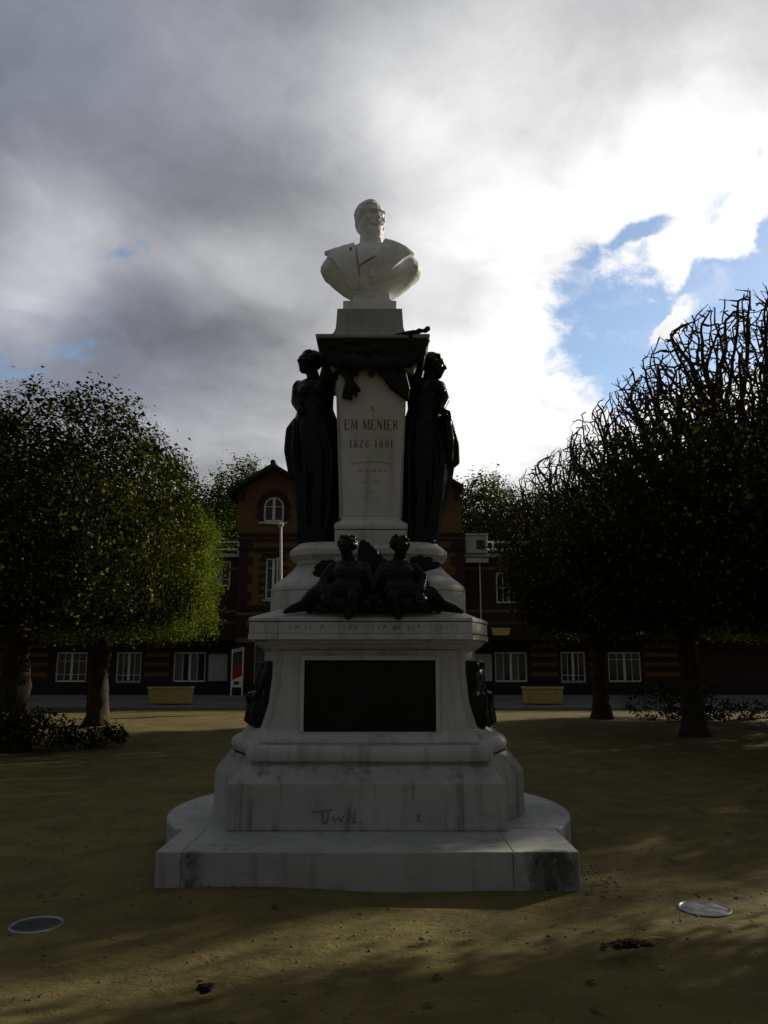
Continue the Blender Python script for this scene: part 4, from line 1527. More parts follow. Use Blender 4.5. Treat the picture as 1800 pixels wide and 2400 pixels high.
# upper base with scotia and plinth that carries the figures
mp(MB().lathe(CX - .03, CY + .05, [(.955, .62, 2.0), (.955, .62, 2.262)], 96, 3.2), 'upper_base', bevel=0.0, smooth=True)
mp(MB().lathe(CX - .03, CY + .05, [(.945, .61, 2.2621), (.945, .61, 2.268)], 96, 3.2), 'bed_joint', 'joint', smooth=True)
mp(MB().lathe(CX - .03, CY + .05, [(.955, .62, 2.2685), (.958, .623, 2.29), (.945, .61, 2.325), (.90, .575, 2.365), (.83, .53, 2.415), (.765, .49, 2.475), (.72, .46, 2.53)], 96, 3.0), 'scotia', smooth=True)
mp(MB().lathe(CX - .03, CY + .05, [(.70, .45, 2.53), (.705, .455, 2.565), (.755, .50, 2.60), (.775, .52, 2.61), (.775, .52, 2.662), (.745, .49, 2.69), (.70, .45, 2.725), (.695, .45, 2.735)], 96, 4.0), 'figure_plinth', smooth=True)
# pilaster and its pedestal
PX = CX
mp(MB().rect(PX, 7.42, 8.3, [(.345, 0, 2.45), (.345, 0, 2.842)]), 'pilaster_pedestal', bevel=0.005)
mp(MB().rect(PX, 7.424, 8.3, [(.34, 0, 2.8425), (.34, 0, 2.8485)]), 'bed_joint', 'joint')
mp(MB().rect(PX, 7.415, 8.3, [(.35, 0, 2.849), (.352, -.003, 2.875), (.345, .003, 2.905), (.315, .03, 2.925), (.285, .05, 2.945), (.278, .055, 2.985)]), 'pilaster_base', bevel=0.004)
mp(MB().rect(PX + .005, 7.47, 8.25, [(.270, 0, 2.986), (.332, -.03, 4.30), (.335, -.03, 4.445)]), 'pilaster', bevel=0.006)
mp(MB().rect(PX - .005, 7.60, 8.2, [(.305, 0, 2.986), (.362, 0, 4.50)]), 'pilaster_backing', bevel=0.004)
# capital, then the plinths that carry the bust
mp(MB().rect(PX + .02, 7.36, 8.35, [(.40, .06, 4.44), (.43, .03, 4.49), (.475, -.01, 4.68), (.50, -.03, 4.718)]), 'capital', 'marble_top', bevel=0.005)
mp(MB().rect(PX + .015, 7.28, 8.4, [(.552, -.022, 4.722), (.560, -.030, 4.740), (.560, -.030, 4.755), (.545, -.012, 4.764)]), 'capital_slab', 'marble_top', bevel=0.006)
pr = [(.435, -.01, 4.759), (.435, -.01, 4.80), (.42, 0.0, 4.806)]
for k in range(9):
    a = PI / 2 * k / 8
    pr.append((.337 + .075 * (1 - math.sin(a)), .005 + .085 * math.sin(a), 4.812 + .16 * (1 - math.cos(a))))
pr += [(.328, .095, 5.125)]
mp(MB().rect(PX - .02, 7.38, 8.3, pr), 'bust_plinth', 'marble_top', smooth=False)
mp(MB().rect(PX - .02, 7.50, 8.2, [(.272, 0, 5.1255), (.272, 0, 5.225)]), 'bust_plinth_cap', 'marble_bust', bevel=0.005)
# dark keystone wedge above the inscription
mp(MB().prism([(PX - .045, 4.478), (PX + .045, 4.478), (PX + .022, 4.375), (PX - .022, 4.375)], 7.425, 7.455), 'keystone', 'letter')

# garland of bronze over the capital
gs = Sculpt()
rg = random.Random(12)
gs.frus((PX + .02 - .505, PX + .02 + .495, 7.32, 8.36, 4.50), (PX + .02 - .555, PX + .02 + .545, 7.275, 8.41, 4.716))
for k in range(44):
    u = -1 + 2 * k / 43
    gs.ell((PX + .02 + .40 * u + rg.uniform(-.02, .02), 7.31 + rg.uniform(-.01, .02), 4.52 - .045 * (1 - u * u) + rg.uniform(-.03, .03)), (.05, .035, .045 + rg.uniform(0, .02)))
for k in range(20):
    u = -1 + 2 * k / 19
    gs.ell((PX + .02 + .53 * u, 7.290, 4.700 + rg.uniform(-.012, .004)), (.035, .022, .016))
for k in range(9):          # sprig that sticks up at the right corner
    gs.ell((PX + .33 + .028 * k, 7.26, 4.755 + .006 * k + .012 * math.sin(2.6 * k)), (.032, .03, .016 + .006 * (k % 3)))
gs.chain([(PX + .20, 7.26, 4.74), (PX + .36, 7.25, 4.775), (PX + .52, 7.24, 4.79)], [.012, .016, .006])
for k in range(70):         # leaves and fruit in low relief over the front
    u, v = rg.uniform(-1, 1), rg.uniform(0, 1)
    gs.ell((PX + .015 + u * (.47 + .05 * v), 7.318 - .045 * v, 4.52 + .19 * v), (rg.uniform(.025, .06), .022, rg.uniform(.02, .04)))
gs.ell((PX + .10, 7.36, 4.50), (.13, .035, .045))
gs.ell((PX - .16, 7.37, 4.475), (.20, .035, .06))
gs.chain([(PX - .34, 7.37, 4.55), (PX - .22, 7.38, 4.46), (PX - .15, 7.40, 4.40)], [.05, .055, .03])
gar = gs.fuse('bronze_garland', M['bronze'], None, 0.014, 2)
tag(gar, 'dark bronze garland of foliage wrapped round the capital under the bust', 'garland')

# ---- inscription: thick and thin strokes as in the carved roman capitals
GL = {
    'A': [((0, 0), (.5, 1), .07), ((.5, 1), (1, 0), .17), ((.22, .34), (.78, .34), .06)],
    'E': [((.12, 0), (.12, 1), .18), ((.12, .03), (.9, .03), .07), ((.12, .5), (.72, .5), .06), ((.12, .97), (.88, .97), .07), ((.9, 0), (.9, .2), .06), ((.86, .8), (.86, 1), .06)],
    'M': [((.1, 0), (.16, 1), .07), ((.16, 1), (.5, .08), .16), ((.5, .08), (.84, 1), .07), ((.84, 1), (.92, 0), .18)],
    'N': [((.12, 0), (.12, 1), .07), ((.12, 1), (.88, 0), .18), ((.88, 0), (.88, 1), .07)],
    'I': [((.5, 0), (.5, 1), .22), ((.25, .02), (.75, .02), .05), ((.25, .98), (.75, .98), .05)],
    'R': [((.12, 0), (.12, 1), .18), ((.12, .97), (.65, .95), .06), ((.65, .95), (.80, .74), .15), ((.80, .74), (.6, .52), .12), ((.6, .52), (.12, .5), .06), ((.45, .5), (.95, 0), .16)],
    '1': [((.5, 0), (.5, 1), .20), ((.3, .85), (.5, .98), .07), ((.28, .02), (.72, .02), .05)],
    '8': [((.5, .53), (.18, .72), .10), ((.18, .72), (.3, .95), .10), ((.3, .95), (.7, .95), .07), ((.7, .95), (.82, .74), .12), ((.82, .74), (.5, .53), .10),
          ((.5, .53), (.12, .28), .13), ((.12, .28), (.3, .04), .11), ((.3, .04), (.7, .04), .07), ((.7, .04), (.88, .27), .14), ((.88, .27), (.5, .53), .11)],
    '2': [((.15, .74), (.3, .95), .09), ((.3, .95), (.66, .95), .07), ((.66, .95), (.82, .7), .16), ((.82, .7), (.12, .04), .13), ((.12, .04), (.9, .04), .11)],
    '6': [((.82, .95), (.4, .8), .08), ((.4, .8), (.15, .4), .16), ((.15, .4), (.25, .08), .16), ((.25, .08), (.65, .04), .07), ((.65, .04), (.85, .3), .14), ((.85, .3), (.6, .55), .09), ((.6, .55), (.2, .42), .06)],
}


def pil_front(z):
    return 7.47 - .03 * min(1, max(0, (z - 2.986) / (4.30 - 2.986)))


def letters(text, x0, x1, z0, h, mat='letter', gapw=.28):
    n = len(text)
    wts = [{'M': 1.25, 'I': .42, '1': .55, ' ': .45}.get(c, .85) for c in text]
    tot = sum(wts) + gapw * (n - 1)
    u = (x1 - x0) / tot
    x = x0
    for c, wt in zip(text, wts):
        if c != ' ':
            mb = MB()
            cw = wt * u
            for i, (a, b, t) in enumerate(GL[c]):
                pa = Vector((x + a[0] * cw, 0, z0 + a[1] * h))
                pb = Vector((x + b[0] * cw, 0, z0 + b[1] * h))
                d = (pb - pa).normalized()
                nn = Vector((d.z, 0, -d.x)) * (t * .5 * h * .62)
                yf = pil_front(z0) - .0030 - .00025 * i
                q = [pa - nn, pb - nn, pb + nn, pa + nn]
                mb.add([(v.x, yf, v.z) for v in q] + [(v.x, yf + .006, v.z) for v in q],
                       [(0, 1, 2, 3), (7, 6, 5, 4), (0, 4, 5, 1), (1, 5, 6, 2), (2, 6, 7, 3), (3, 7, 4, 0)])
            mp(mb, 'letter', mat)
        x += wt * u + gapw * u


letters('A', PX - .024, PX + .030, 4.022, .058)
letters('EM MENIER', PX - .262, PX + .262, 3.842, .104)
letters('1826 1881', PX - .215, PX + .215, 3.664, .080)
ln = MB()
for k in range(12):
    xa, xb = PX - .20 + k * .033, PX - .20 + (k + 1) * .033
    f = lambda q: 3.50 + .02 * math.sin((q - PX + .2) / .4 * PI)
    ln.add([(xa, 7.4515, f(xa)), (xb, 7.4515, f(xb)), (xb, 7.4515, f(xb) + .004), (xa, 7.4515, f(xa) + .004),
            (xa, 7.46, f(xa)), (xb, 7.46, f(xb)), (xb, 7.46, f(xb) + .004), (xa, 7.46, f(xa) + .004)],
           [(0, 1, 2, 3), (7, 6, 5, 4), (0, 4, 5, 1), (1, 5, 6, 2), (2, 6, 7, 3), (3, 7, 4, 0)])
mp(ln, 'incised_line', 'worn')
# two lines of inscription worn past reading
rg = random.Random(9)
wi = MB()
for (xa, xb, z, hh) in ((-.13, .13, 3.42, .035), (-.09, .09, 3.30, .055), (-.02, .02, 3.22, .025)):
    x = xa
    while x < xb:
        y = pil_front(z) - .0015
        wi.box(PX + x, PX + x + .005, y, y + .006, z + rg.uniform(0, .3) * hh, z + hh * rg.uniform(.5, 1))
        if rg.random() < .5:
            wi.box(PX + x + .0055, PX + x + .022, y, y + .006, z + rg.uniform(0, .4) * hh, z + hh * .5)
        x += rg.uniform(.018, .034)
mp(wi, 'worn_inscription', 'worn')
# marker scrawl on the front of the upper step


def stroke(mb, pts, wd_, y):
    for i in range(len(pts) - 1):
        a, b = Vector((pts[i][0], 0, pts[i][1])), Vector((pts[i + 1][0], 0, pts[i + 1][1]))
        d = (b - a).normalized()
        a, b = a - d * wd_ * .4, b + d * wd_ * .4
        n = Vector((d.z, 0, -d.x)) * wd_ * .5
        yy = y - .0001 * (i % 7)
        q = [a - n, b - n, b + n, a + n]
        mb.add([(v.x, yy, v.z) for v in q] + [(v.x, yy + .004, v.z) for v in q],
               [(0, 1, 2, 3), (7, 6, 5, 4), (0, 4, 5, 1), (1, 5, 6, 2), (2, 6, 7, 3), (3, 7, 4, 0)])


gr = MB()
gx0, gz0 = -0.53, 0.30
stroke(gr, [(gx0 - .06, gz0 + .085), (gx0 + .10, gz0 + .105)], .013, 6.866)
stroke(gr, [(gx0 + .02, gz0 + .095), (gx0 + .025, gz0)], .017, 6.8655)
stroke(gr, [(gx0 + .075, gz0 + .10), (gx0 + .06, gz0 + .01), (gx0 + .025, gz0)], .013, 6.865)
stroke(gr, [(gx0 + .105, gz0 + .05), (gx0 + .125, gz0 + .01), (gx0 + .15, gz0 + .045), (gx0 + .175, gz0 + .012), (gx0 + .195, gz0 + .055)], .011, 6.866)
stroke(gr, [(gx0 + .215, gz0), (gx0 + .25, gz0 + .09), (gx0 + .245, gz0 + .005)], .011, 6.866)
stroke(gr, [(gx0 + .27, gz0 + .005), (gx0 + .295, gz0 + .105), (gx0 + .285, gz0 + .008), (gx0 + .305, gz0 + .004)], .011, 6.866)
stroke(gr, [(gx0 + .33, gz0 + .004), (gx0 + .337, gz0 + .006)], .010, 6.866)
mp(gr, 'scrawl', 'graffiti')
gr = MB()
stroke(gr, [(gx0 + .80, gz0 + .06), (gx0 + .83, gz0 + .065), (gx0 + .80, gz0 + .02), (gx0 + .84, gz0 + .015)], .009, 6.866)
mp(gr, 'scrawl', 'graffiti')

# ------------------------------------------------------------------ bust
bu = thing('bust', 'white marble bust of a bearded man in an open coat on top of the pedestal', 'bust', (PX, 7.8, 5.225))
BY = 7.78
s = Sculpt()
lv = []
for (z, hw, dp, cx_) in ((5.345, .150, .15, -.125), (5.39, .245, .17, -.130), (5.44, .320, .20, -.135), (5.51, .405, .22, -.135), (5.58, .475, .235, -.135),
                         (5.64, .522, .24, -.135), (5.69, .543, .24, -.135), (5.73, .540, .24, -.136), (5.78, .512, .235, -.138), (5.83, .475, .225, -.14), (5.87, .435, .21, -.14),
                         (5.905, .375, .19, -.135), (5.935, .27, .16, -.13), (5.975, .14, .13, -.125)):
    lv.append((cx_, BY, z, hw, dp, 0.0))
s.loft(lv, 48)
s.ell((-.52, BY + .02, 5.70), (.15, .19, .14))
s.ell((.255, BY + .02, 5.70), (.15, .19, .14))
s.ell((-.13, BY - .16, 5.70), (.28, .11, .18))
s.ell((-.13, BY - .17, 5.50), (.20, .09, .12))
s.chain([(-.125, BY + .03, 5.90), (-.13, BY - .005, 6.00), (-.135, BY - .02, 6.09)], [.155, .138, .125])
hr = s.head((-.145, BY - .01, 6.275), .455, yaw=27, pitch=5, roll=0, hair='short', beard=True)
s.face_hollows((-.145, BY - .01, 6.275), .455, hr)
figure = s.fuse('figure', M['marble_bust'], bu, 0.0058, 2)


def front_y(x, z):
    """front surface of the chest"""
    for i in range(len(lv) - 1):
        if lv[i][2] <= z <= lv[i + 1][2]:
            k = (z - lv[i][2]) / (lv[i + 1][2] - lv[i][2])
            hw = lv[i][3] + k * (lv[i + 1][3] - lv[i][3])
            dp = lv[i][4] + k * (lv[i + 1][4] - lv[i][4])
            q = min(.98, abs(x + .135) / hw)
            y = BY - dp * math.sqrt(1 - q * q)
            b = 0
            e = 1 - ((x + .13) / .28) ** 2 - ((z - 5.70) / .18) ** 2
            if e > 0:
                b = BY - .16 - .11 * math.sqrt(e)
                y = min(y, b)
            return y
    return BY - .15


def slab(poly, th, name, lift=.02):
    """a layer of cloth lying on the chest: outline in x,z wrapped on the front surface"""
    import bmesh
    bm = bmesh.new()
    vs = [bm.verts.new((x, 0, z)) for x, z in poly]
    bm.faces.new(vs)
    bmesh.ops.triangulate(bm, faces=bm.faces)
    for _ in range(4):
        bmesh.ops.subdivide_edges(bm, edges=[e for e in bm.edges if e.calc_length() > .05], cuts=1, use_grid_fill=False)
        bmesh.ops.triangulate(bm, faces=bm.faces)
    for v in bm.verts:
        v.co.y = front_y(v.co.x, v.co.z) - lift
    g = bmesh.ops.solidify(bm, geom=bm.faces[:], thickness=th)
    bmesh.ops.recalc_face_normals(bm, faces=bm.faces)
    me = bpy.data.meshes.new(name)
    off = world_loc(bu)
    for v in bm.verts:
        v.co -= off
    bm.to_mesh(me)
    bm.free()
    o = link(name, me, M['marble_bust'], bu)
    md = o.modifiers.new('soft', 'BEVEL')
    md.width = .006
    md.segments = 2
    md.limit_method = 'ANGLE'
    md.angle_limit = R(50)
    return o


slab([(-.275, 5.395), (-.265, 5.53), (-.285, 5.70), (-.315, 5.93), (-.40, 5.925), (-.585, 5.845), (-.60, 5.80), (-.535, 5.72), (-.465, 5.60), (-.42, 5.48), (-.34, 5.41)], .055, 'coat_lapel', .050)
slab([(-.165, 5.475), (-.105, 5.62), (-.035, 5.78), (.02, 5.95), (.085, 5.955), (.10, 5.90), (.225, 5.845), (.315, 5.775), (.20, 5.68), (.105, 5.58), (.03, 5.49), (-.08, 5.455)], .060, 'coat_lapel', .058)
slab([(-.25, 5.45), (-.25, 5.60), (-.04, 5.72), (-.02, 5.70), (-.12, 5.58), (-.165, 5.46)], .016, 'waistcoat', .016)
slab([(-.26, 5.62), (-.285, 5.86), (-.24, 5.93), (-.20, 5.90), (-.125, 5.86), (-.04, 5.93), (.005, 5.88), (-.045, 5.735)], .016, 'shirt_front', .020)
cr = MB()
cr.tube([(-.405, BY + .10, 5.93), (-.50, BY - .02, 5.90), (-.615, BY - .10, 5.845)], [.055, .058, .026], 10)
cr.tube([(.06, BY + .12, 5.945), (.16, BY + .06, 5.915), (.262, BY - .02, 5.845)], [.06, .055, .028], 10)
cr.tube([(-.17, BY - .24, 5.47), (-.10, BY - .285, 5.445), (-.02, BY - .28, 5.485), (.06, BY - .24, 5.545), (.16, BY - .19, 5.60)], [.02, .034, .036, .032, .012], 10)
cr.tube([(-.36, BY + .16, 5.93), (-.13, BY + .21, 5.98), (.09, BY + .16, 5.95)], [.05, .05, .05], 10)
cr.build('coat_collar', M['marble_bust'], bu, smooth=True)
MB().lathe(-.345, front_y(-.345, 5.80) - .055, [(.007, .012, 5.79), (.009, .012, 5.805), (.006, .012, 5.822)], 10).build('buttonhole', M['joint'], bu)
sc_ = MB().rect(-.130, 7.60, 8.02, [(.262, 0, 5.226), (.262, 0, 5.262), (.215, .03, 5.285), (.192, .05, 5.32), (.185, .06, 5.37)])
sc_.build('socle', M['marble_bust'], bu, bevel=0.004)

# ------------------------------------------------------------------ bronze figures at the sides of the pilaster
fl = thing('bronze_statue', 'dark bronze woman in long drapery standing left of the pilaster', 'statue', (-.66, 7.85, 2.735), 'bronze figures flanking the pilaster')
s = Sculpt()
FYC = 7.83
s.loft([(-.645, FYC, 2.715, .185, .20, .10), (-.655, FYC, 2.85, .19, .205, .12), (-.665, FYC, 3.1, .20, .21, .13), (-.68, FYC, 3.4, .235, .22, .12),
        (-.70, FYC, 3.62, .255, .225, .10), (-.715, FYC, 3.85, .262, .22, .07), (-.715, FYC, 3.98, .258, .21, .05), (-.705, FYC, 4.08, .215, .185, .04),
        (-.71, FYC, 4.17, .185, .165, .03), (-.715, FYC, 4.26, .19, .17, .02), (-.72, FYC, 4.36, .205, .175, .02), (-.72, FYC, 4.43, .195, .155, .01), (-.72, FYC, 4.485, .13, .11, 0)], folds=8, seed=3)
s.ell((-.80, FYC - .12, 4.33), (.075, .075, .08))
s.ell((-.66, FYC - .13, 4.33), (.075, .075, .08))
s.ell((-.885, FYC, 4.425), (.06, .075, .065))
s.chain([(-.73, FYC, 4.46), (-.745, FYC - .01, 4.56)], [.075, .066])
s.head((-.775, FYC - .02, 4.675), .30, yaw=-52, pitch=-12, roll=0, hair='bun')
s.chain([(-.89, FYC, 4.41), (-.90, FYC - .05, 4.24), (-.83, FYC - .16, 4.10)], [.068, .060, .048])           # near arm hanging, forearm across
s.chain([(-.58, FYC - .05, 4.42), (-.50, FYC - .22, 4.47), (-.41, 7.40, 4.45), (-.345, 7.385, 4.36)], [.075, .066, .052, .045])   # arm round the pilaster
for (dx, dz, l) in ((-.055, -.19, 0), (-.025, -.20, 0), (.02, -.21, 0), (.075, -.175, 0), (.105, -.12, 0)):                          # five fingers of that hand
    s.chain([(-.345, 7.385, 4.34), (-.345 + dx * .6, 7.37, 4.34 + dz * .55), (-.345 + dx, 7.385, 4.34 + dz)], [.030, .022, .017])
s.ell((-.345, 7.39, 4.33), (.05, .03, .06))
s.chain([(-.60, FYC - .15, 4.45), (-.57, FYC - .24, 4.58), (-.50, FYC - .3, 4.66)], [.07, .055, .045])
s.chain([(-.90, FYC - .05, 4.02), (-.96, FYC - .07, 3.93), (-.975, FYC - .06, 3.72), (-.93, FYC - .07, 3.45)], [.05, .045, .045, .035])
for k in range(5):
    s.chain([(-.90 + .07 * k, FYC - .19, 4.02 - .05 * (k % 2)), (-.90 + .09 * k + .02 * (k % 3), FYC - .225, 3.62), (-.84 + .075 * k - .02 * (k % 2), FYC - .235, 3.2), (-.82 + .06 * k, FYC - .21, 2.76)], [.012, .030 - .004 * (k % 3), .022 + .006 * (k % 2), .03])
s.ell((-.74, FYC - .22, 2.75), (.05, .09, .03))
s.ell((-.60, FYC - .24, 2.75), (.05, .09, .03))
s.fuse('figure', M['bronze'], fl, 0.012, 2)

fr_ = thing('bronze_statue', 'dark bronze person in profile with wrapped drapery standing right of the pilaster', 'statue', (.42, 7.85, 2.735), 'bronze figures flanking the pilaster')
s = Sculpt()
s.loft([(.355, FYC, 2.715, .175, .20, .10), (.365, FYC, 2.9, .19, .205, .12), (.39, FYC, 3.1, .215, .21, .13), (.42, FYC, 3.35, .245, .22, .12),
        (.44, FYC, 3.55, .255, .225, .11), (.43, FYC, 3.8, .25, .22, .08), (.41, FYC, 3.98, .225, .20, .05), (.40, FYC, 4.08, .185, .175, .03),
        (.41, FYC, 4.17, .165, .165, .02), (.42, FYC, 4.28, .18, .17, .02), (.44, FYC, 4.38, .195, .175, .02), (.44, FYC, 4.44, .18, .15, .01), (.44, FYC, 4.49, .11, .10, 0)], folds=7, seed=8)
s.ell((.53, FYC - .10, 4.375), (.10, .085, .085))
s.ell((.40, FYC - .13, 4.34), (.07, .07, .075))
s.ell((.29, FYC - .02, 4.43), (.07, .08, .07))
s.chain([(.465, FYC, 4.44), (.485, FYC - .01, 4.56)], [.078, .072])
s.head((.515, FYC - .01, 4.645), .305, yaw=68, pitch=4, roll=0, hair='bun')
s.chain([(.58, FYC - .02, 4.42), (.625, FYC - .06, 4.26), (.57, FYC - .16, 4.12), (.60, FYC - .20, 4.08)], [.06, .052, .045, .042])
for k in range(4):
    s.chain([(.60, FYC - .20, 4.09 - .012 * k), (.655, FYC - .20, 4.085 - .016 * k), (.67, FYC - .17, 4.04 - .012 * k)], [.022, .018, .015])
s.chain([(.59, FYC - .19, 4.08), (.62, FYC - .24, 4.045)], [.02, .016])
s.chain([(.30, FYC - .05, 4.43), (.25, FYC - .24, 4.47), (.10, 7.40, 4.46), (-.02, 7.39, 4.42)], [.08, .070, .062, .055])    # arm across the pilaster top
s.ell((.05, 7.40, 4.41), (.10, .05, .075))
for k in range(5):
    s.chain([(-.01 + .05 * k, 7.39, 4.41), (.03 + .05 * k, 7.38, 4.32 - .02 * k), (.085 + .034 * k, 7.39, 4.24 - .028 * k)], [.032, .028, .020])
s.chain([(.62, FYC - .1, 4.06), (.665, FYC - .1, 3.99), (.715, FYC - .08, 3.78), (.725, FYC - .06, 3.60), (.66, FYC - .06, 3.53)], [.045, .045, .05, .045, .03])
s.chain([(.64, FYC - .16, 4.0), (.66, FYC - .2, 3.8), (.66, FYC - .18, 3.58)], [.04, .045, .03])
for k in range(5):
    s.chain([(.27 + .06 * k, FYC - .19, 4.04 - .05 * (k % 2)), (.24 + .095 * k - .02 * (k % 3), FYC - .225, 3.6), (.25 + .075 * k + .02 * (k % 2), FYC - .235, 3.2), (.24 + .062 * k, FYC - .21, 2.76)], [.012, .030 - .004 * (k % 3), .022 + .006 * (k % 2), .03])
s.ell((.34, FYC - .24, 2.75), (.05, .09, .03))
s.ell((.46, FYC - .22, 2.75), (.05, .09, .03))
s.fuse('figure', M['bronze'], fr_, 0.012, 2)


# ------------------------------------------------------------------ two winged bronze children seated on the cornice
def putto(q, hx, label):
    """q = -1 sits left and stretches its leg to the left, +1 to the right"""
    t = thing('bronze_child', label, 'statue', (hx, 7.0, 2.0), 'winged bronze children on the cornice')
    s = Sculpt()
    Y0 = 7.06
    bx = hx - q * .02
    s.loft([(bx + q * .02, Y0, 2.06, .19, .17, .03), (bx + q * .02, Y0, 2.16, .185, .165, .03), (bx + q * .01, Y0, 2.26, .155, .14, .02), (bx, Y0, 2.36, .15, .13, 0),
            (bx, Y0, 2.44, .16, .125, 0), (bx, Y0 - .01, 2.495, .11, .09, 0)], folds=7, seed=5)
    s.chain([(bx, Y0 - .01, 2.47), (hx, Y0 - .03, 2.54)], [.065, .055])
    s.head((hx, Y0 - .045, 2.615), .205, yaw=q * 25, pitch=6, hair='curls')
    # outer leg stretched along the ledge
    s.chain([(bx + q * .10, Y0 - .05, 2.14), (bx + q * .30, Y0 - .03, 2.20), (bx + q * .40, Y0 - .02, 2.10), (bx + q * .50, Y0 - .02, 2.07)], [.095, .072, .058, .042])
    s.chain([(bx + q * .49, Y0 - .02, 2.075), (bx + q * .555, Y0 - .05, 2.045)], [.038, .026])
    for k in range(5):
        s.cap((bx + q * .55, Y0 - .075 + .014 * k, 2.045), .010, (bx + q * (.585 - .006 * k), Y0 - .08 + .016 * k, 2.035), .008)
    # inner leg bent over the edge
    s.chain([(bx - q * .06, Y0 - .08, 2.13), (bx - q * .05, Y0 - .20, 2.16), (bx - q * .03, Y0 - .20, 2.04), (bx - q * .0, Y0 - .19, 1.995)], [.09, .07, .052, .036])
    s.chain([(bx - q * .0, Y0 - .18, 1.995), (bx + q * .01, Y0 - .235, 1.985)], [.034, .022])
    # arms
    s.chain([(bx + q * .14, Y0 - .02, 2.44), (bx + q * .22, Y0 - .06, 2.34), (bx + q * .20, Y0 - .14, 2.22), (bx + q * .17, Y0 - .17, 2.17)], [.055, .045, .037, .03])
    s.ell((bx + q * .16, Y0 - .185, 2.15), (.03, .025, .035))
    for k in range(5):
        s.cap((bx + q * (.15 + .012 * k), Y0 - .20, 2.14), .010, (bx + q * (.145 + .014 * k), Y0 - .215, 2.105), .008)
    s.chain([(bx - q * .13, Y0 - .02, 2.44), (bx - q * .19, Y0 - .09, 2.34), (bx - q * .22, Y0 - .13, 2.26)], [.055, .043, .033])
    s.ell((bx - q * .225, Y0 - .14, 2.245), (.032, .026, .032))
    # fuller belly, back and shoulders, cloth spread behind on the ledge
    s.ell((bx, Y0 - .03, 2.36), (.175, .14, .13))
    s.ell((bx + q * .02, Y0 - .05, 2.22), (.20, .16, .13))
    s.ell((bx - q * .14, Y0 + .02, 2.30), (.12, .12, .17))
    s.ell((bx + q * .17, Y0 + .02, 2.20), (.13, .12, .14))
    s.loft([(bx + q * .05, Y0 + .03, 2.05, .30, .16, .05), (bx + q * .04, Y0 + .03, 2.14, .27, .15, .05), (bx + q * .02, Y0 + .03, 2.25, .20, .13, .04)], folds=9, seed=6)
    s.chain([(bx - q * .10, Y0 + .05, 2.44), (bx - q * .22, Y0 + .04, 2.34), (bx - q * .25, Y0 + .02, 2.12)], [.07, .09, .10])
    s.chain([(bx + q * .12, Y0 + .03, 2.42), (bx + q * .25, Y0 + .04, 2.22), (bx + q * .36, Y0 + .03, 2.08)], [.07, .09, .05])
    # drapery heaped in the lap
    for k in range(6):
        s.ell((bx + q * (-.16 + .07 * k), Y0 - .10 - .02 * (k % 2), 2.10 + .02 * (k % 3)), (.07, .09, .06))
    s.fuse('figure', M['bronze'], t, 0.009, 2)
    # wings: feathers fanned from the shoulder

    def wing(pts, yb, side):
        n = len(pts)
        for i in range(n):
            root, tipp, wdt = pts[i]
            mb = MB()
            r_, t_ = Vector(root), Vector(tipp)
            d = t_ - r_
            L = d.length
            d.normalize()
            nn = Vector((d.y, -d.x))
            po = []
            for u in (0, .25, .5, .75, .92, 1.0):
                po.append((u, wdt * (0.55 + .6 * u) * (1 if u < .9 else (.7 if u < 1 else .2))))
            ring = [r_ + d * (u * L) + nn * w_ * .5 for u, w_ in po] + [r_ + d * (u * L) - nn * w_ * .5 for u, w_ in po[::-1]]
            y = yb + .008 * i
            mb.prism([(v.x, v.y) for v in ring], y, y + .02)
            mb.build('feather', M['bronze'], t, bevel=.004)
    return t, wing


tL, wingL = putto(-1, -.33, 'winged bronze child seated at the left of the cornice, leg stretched left')
tR, wingR = putto(1, .145, 'winged bronze child seated at the right of the cornice, leg stretched right')
wingL([((-.36, 2.40), (-.52, 2.495), .085), ((-.37, 2.41), (-.585, 2.485), .085), ((-.37, 2.41), (-.63, 2.445), .08), ((-.38, 2.41), (-.645, 2.39), .075), ((-.38, 2.40), (-.585, 2.365), .075), ((-.38, 2.39), (-.52, 2.36), .07)], 7.07, -1)
wingL([((-.22, 2.36), (-.185, 2.70), .085), ((-.21, 2.36), (-.145, 2.68), .085), ((-.20, 2.36), (-.105, 2.645), .085), ((-.20, 2.36), (-.065, 2.60), .08), ((-.20, 2.36), (-.03, 2.555), .08)], 7.10, 1)
wingR([((.02, 2.36), (-.12, 2.63), .085), ((.03, 2.36), (-.07, 2.59), .085), ((.04, 2.36), (-.02, 2.54), .08)], 7.15, -1)
wingR([((.20, 2.41), (.30, 2.53), .085), ((.20, 2.41), (.36, 2.545), .085), ((.21, 2.42), (.44, 2.525), .08), ((.22, 2.42), (.515, 2.475), .075), ((.22, 2.41), (.42, 2.45), .07), ((.22, 2.40), (.36, 2.41), .07)], 7.07, 1)
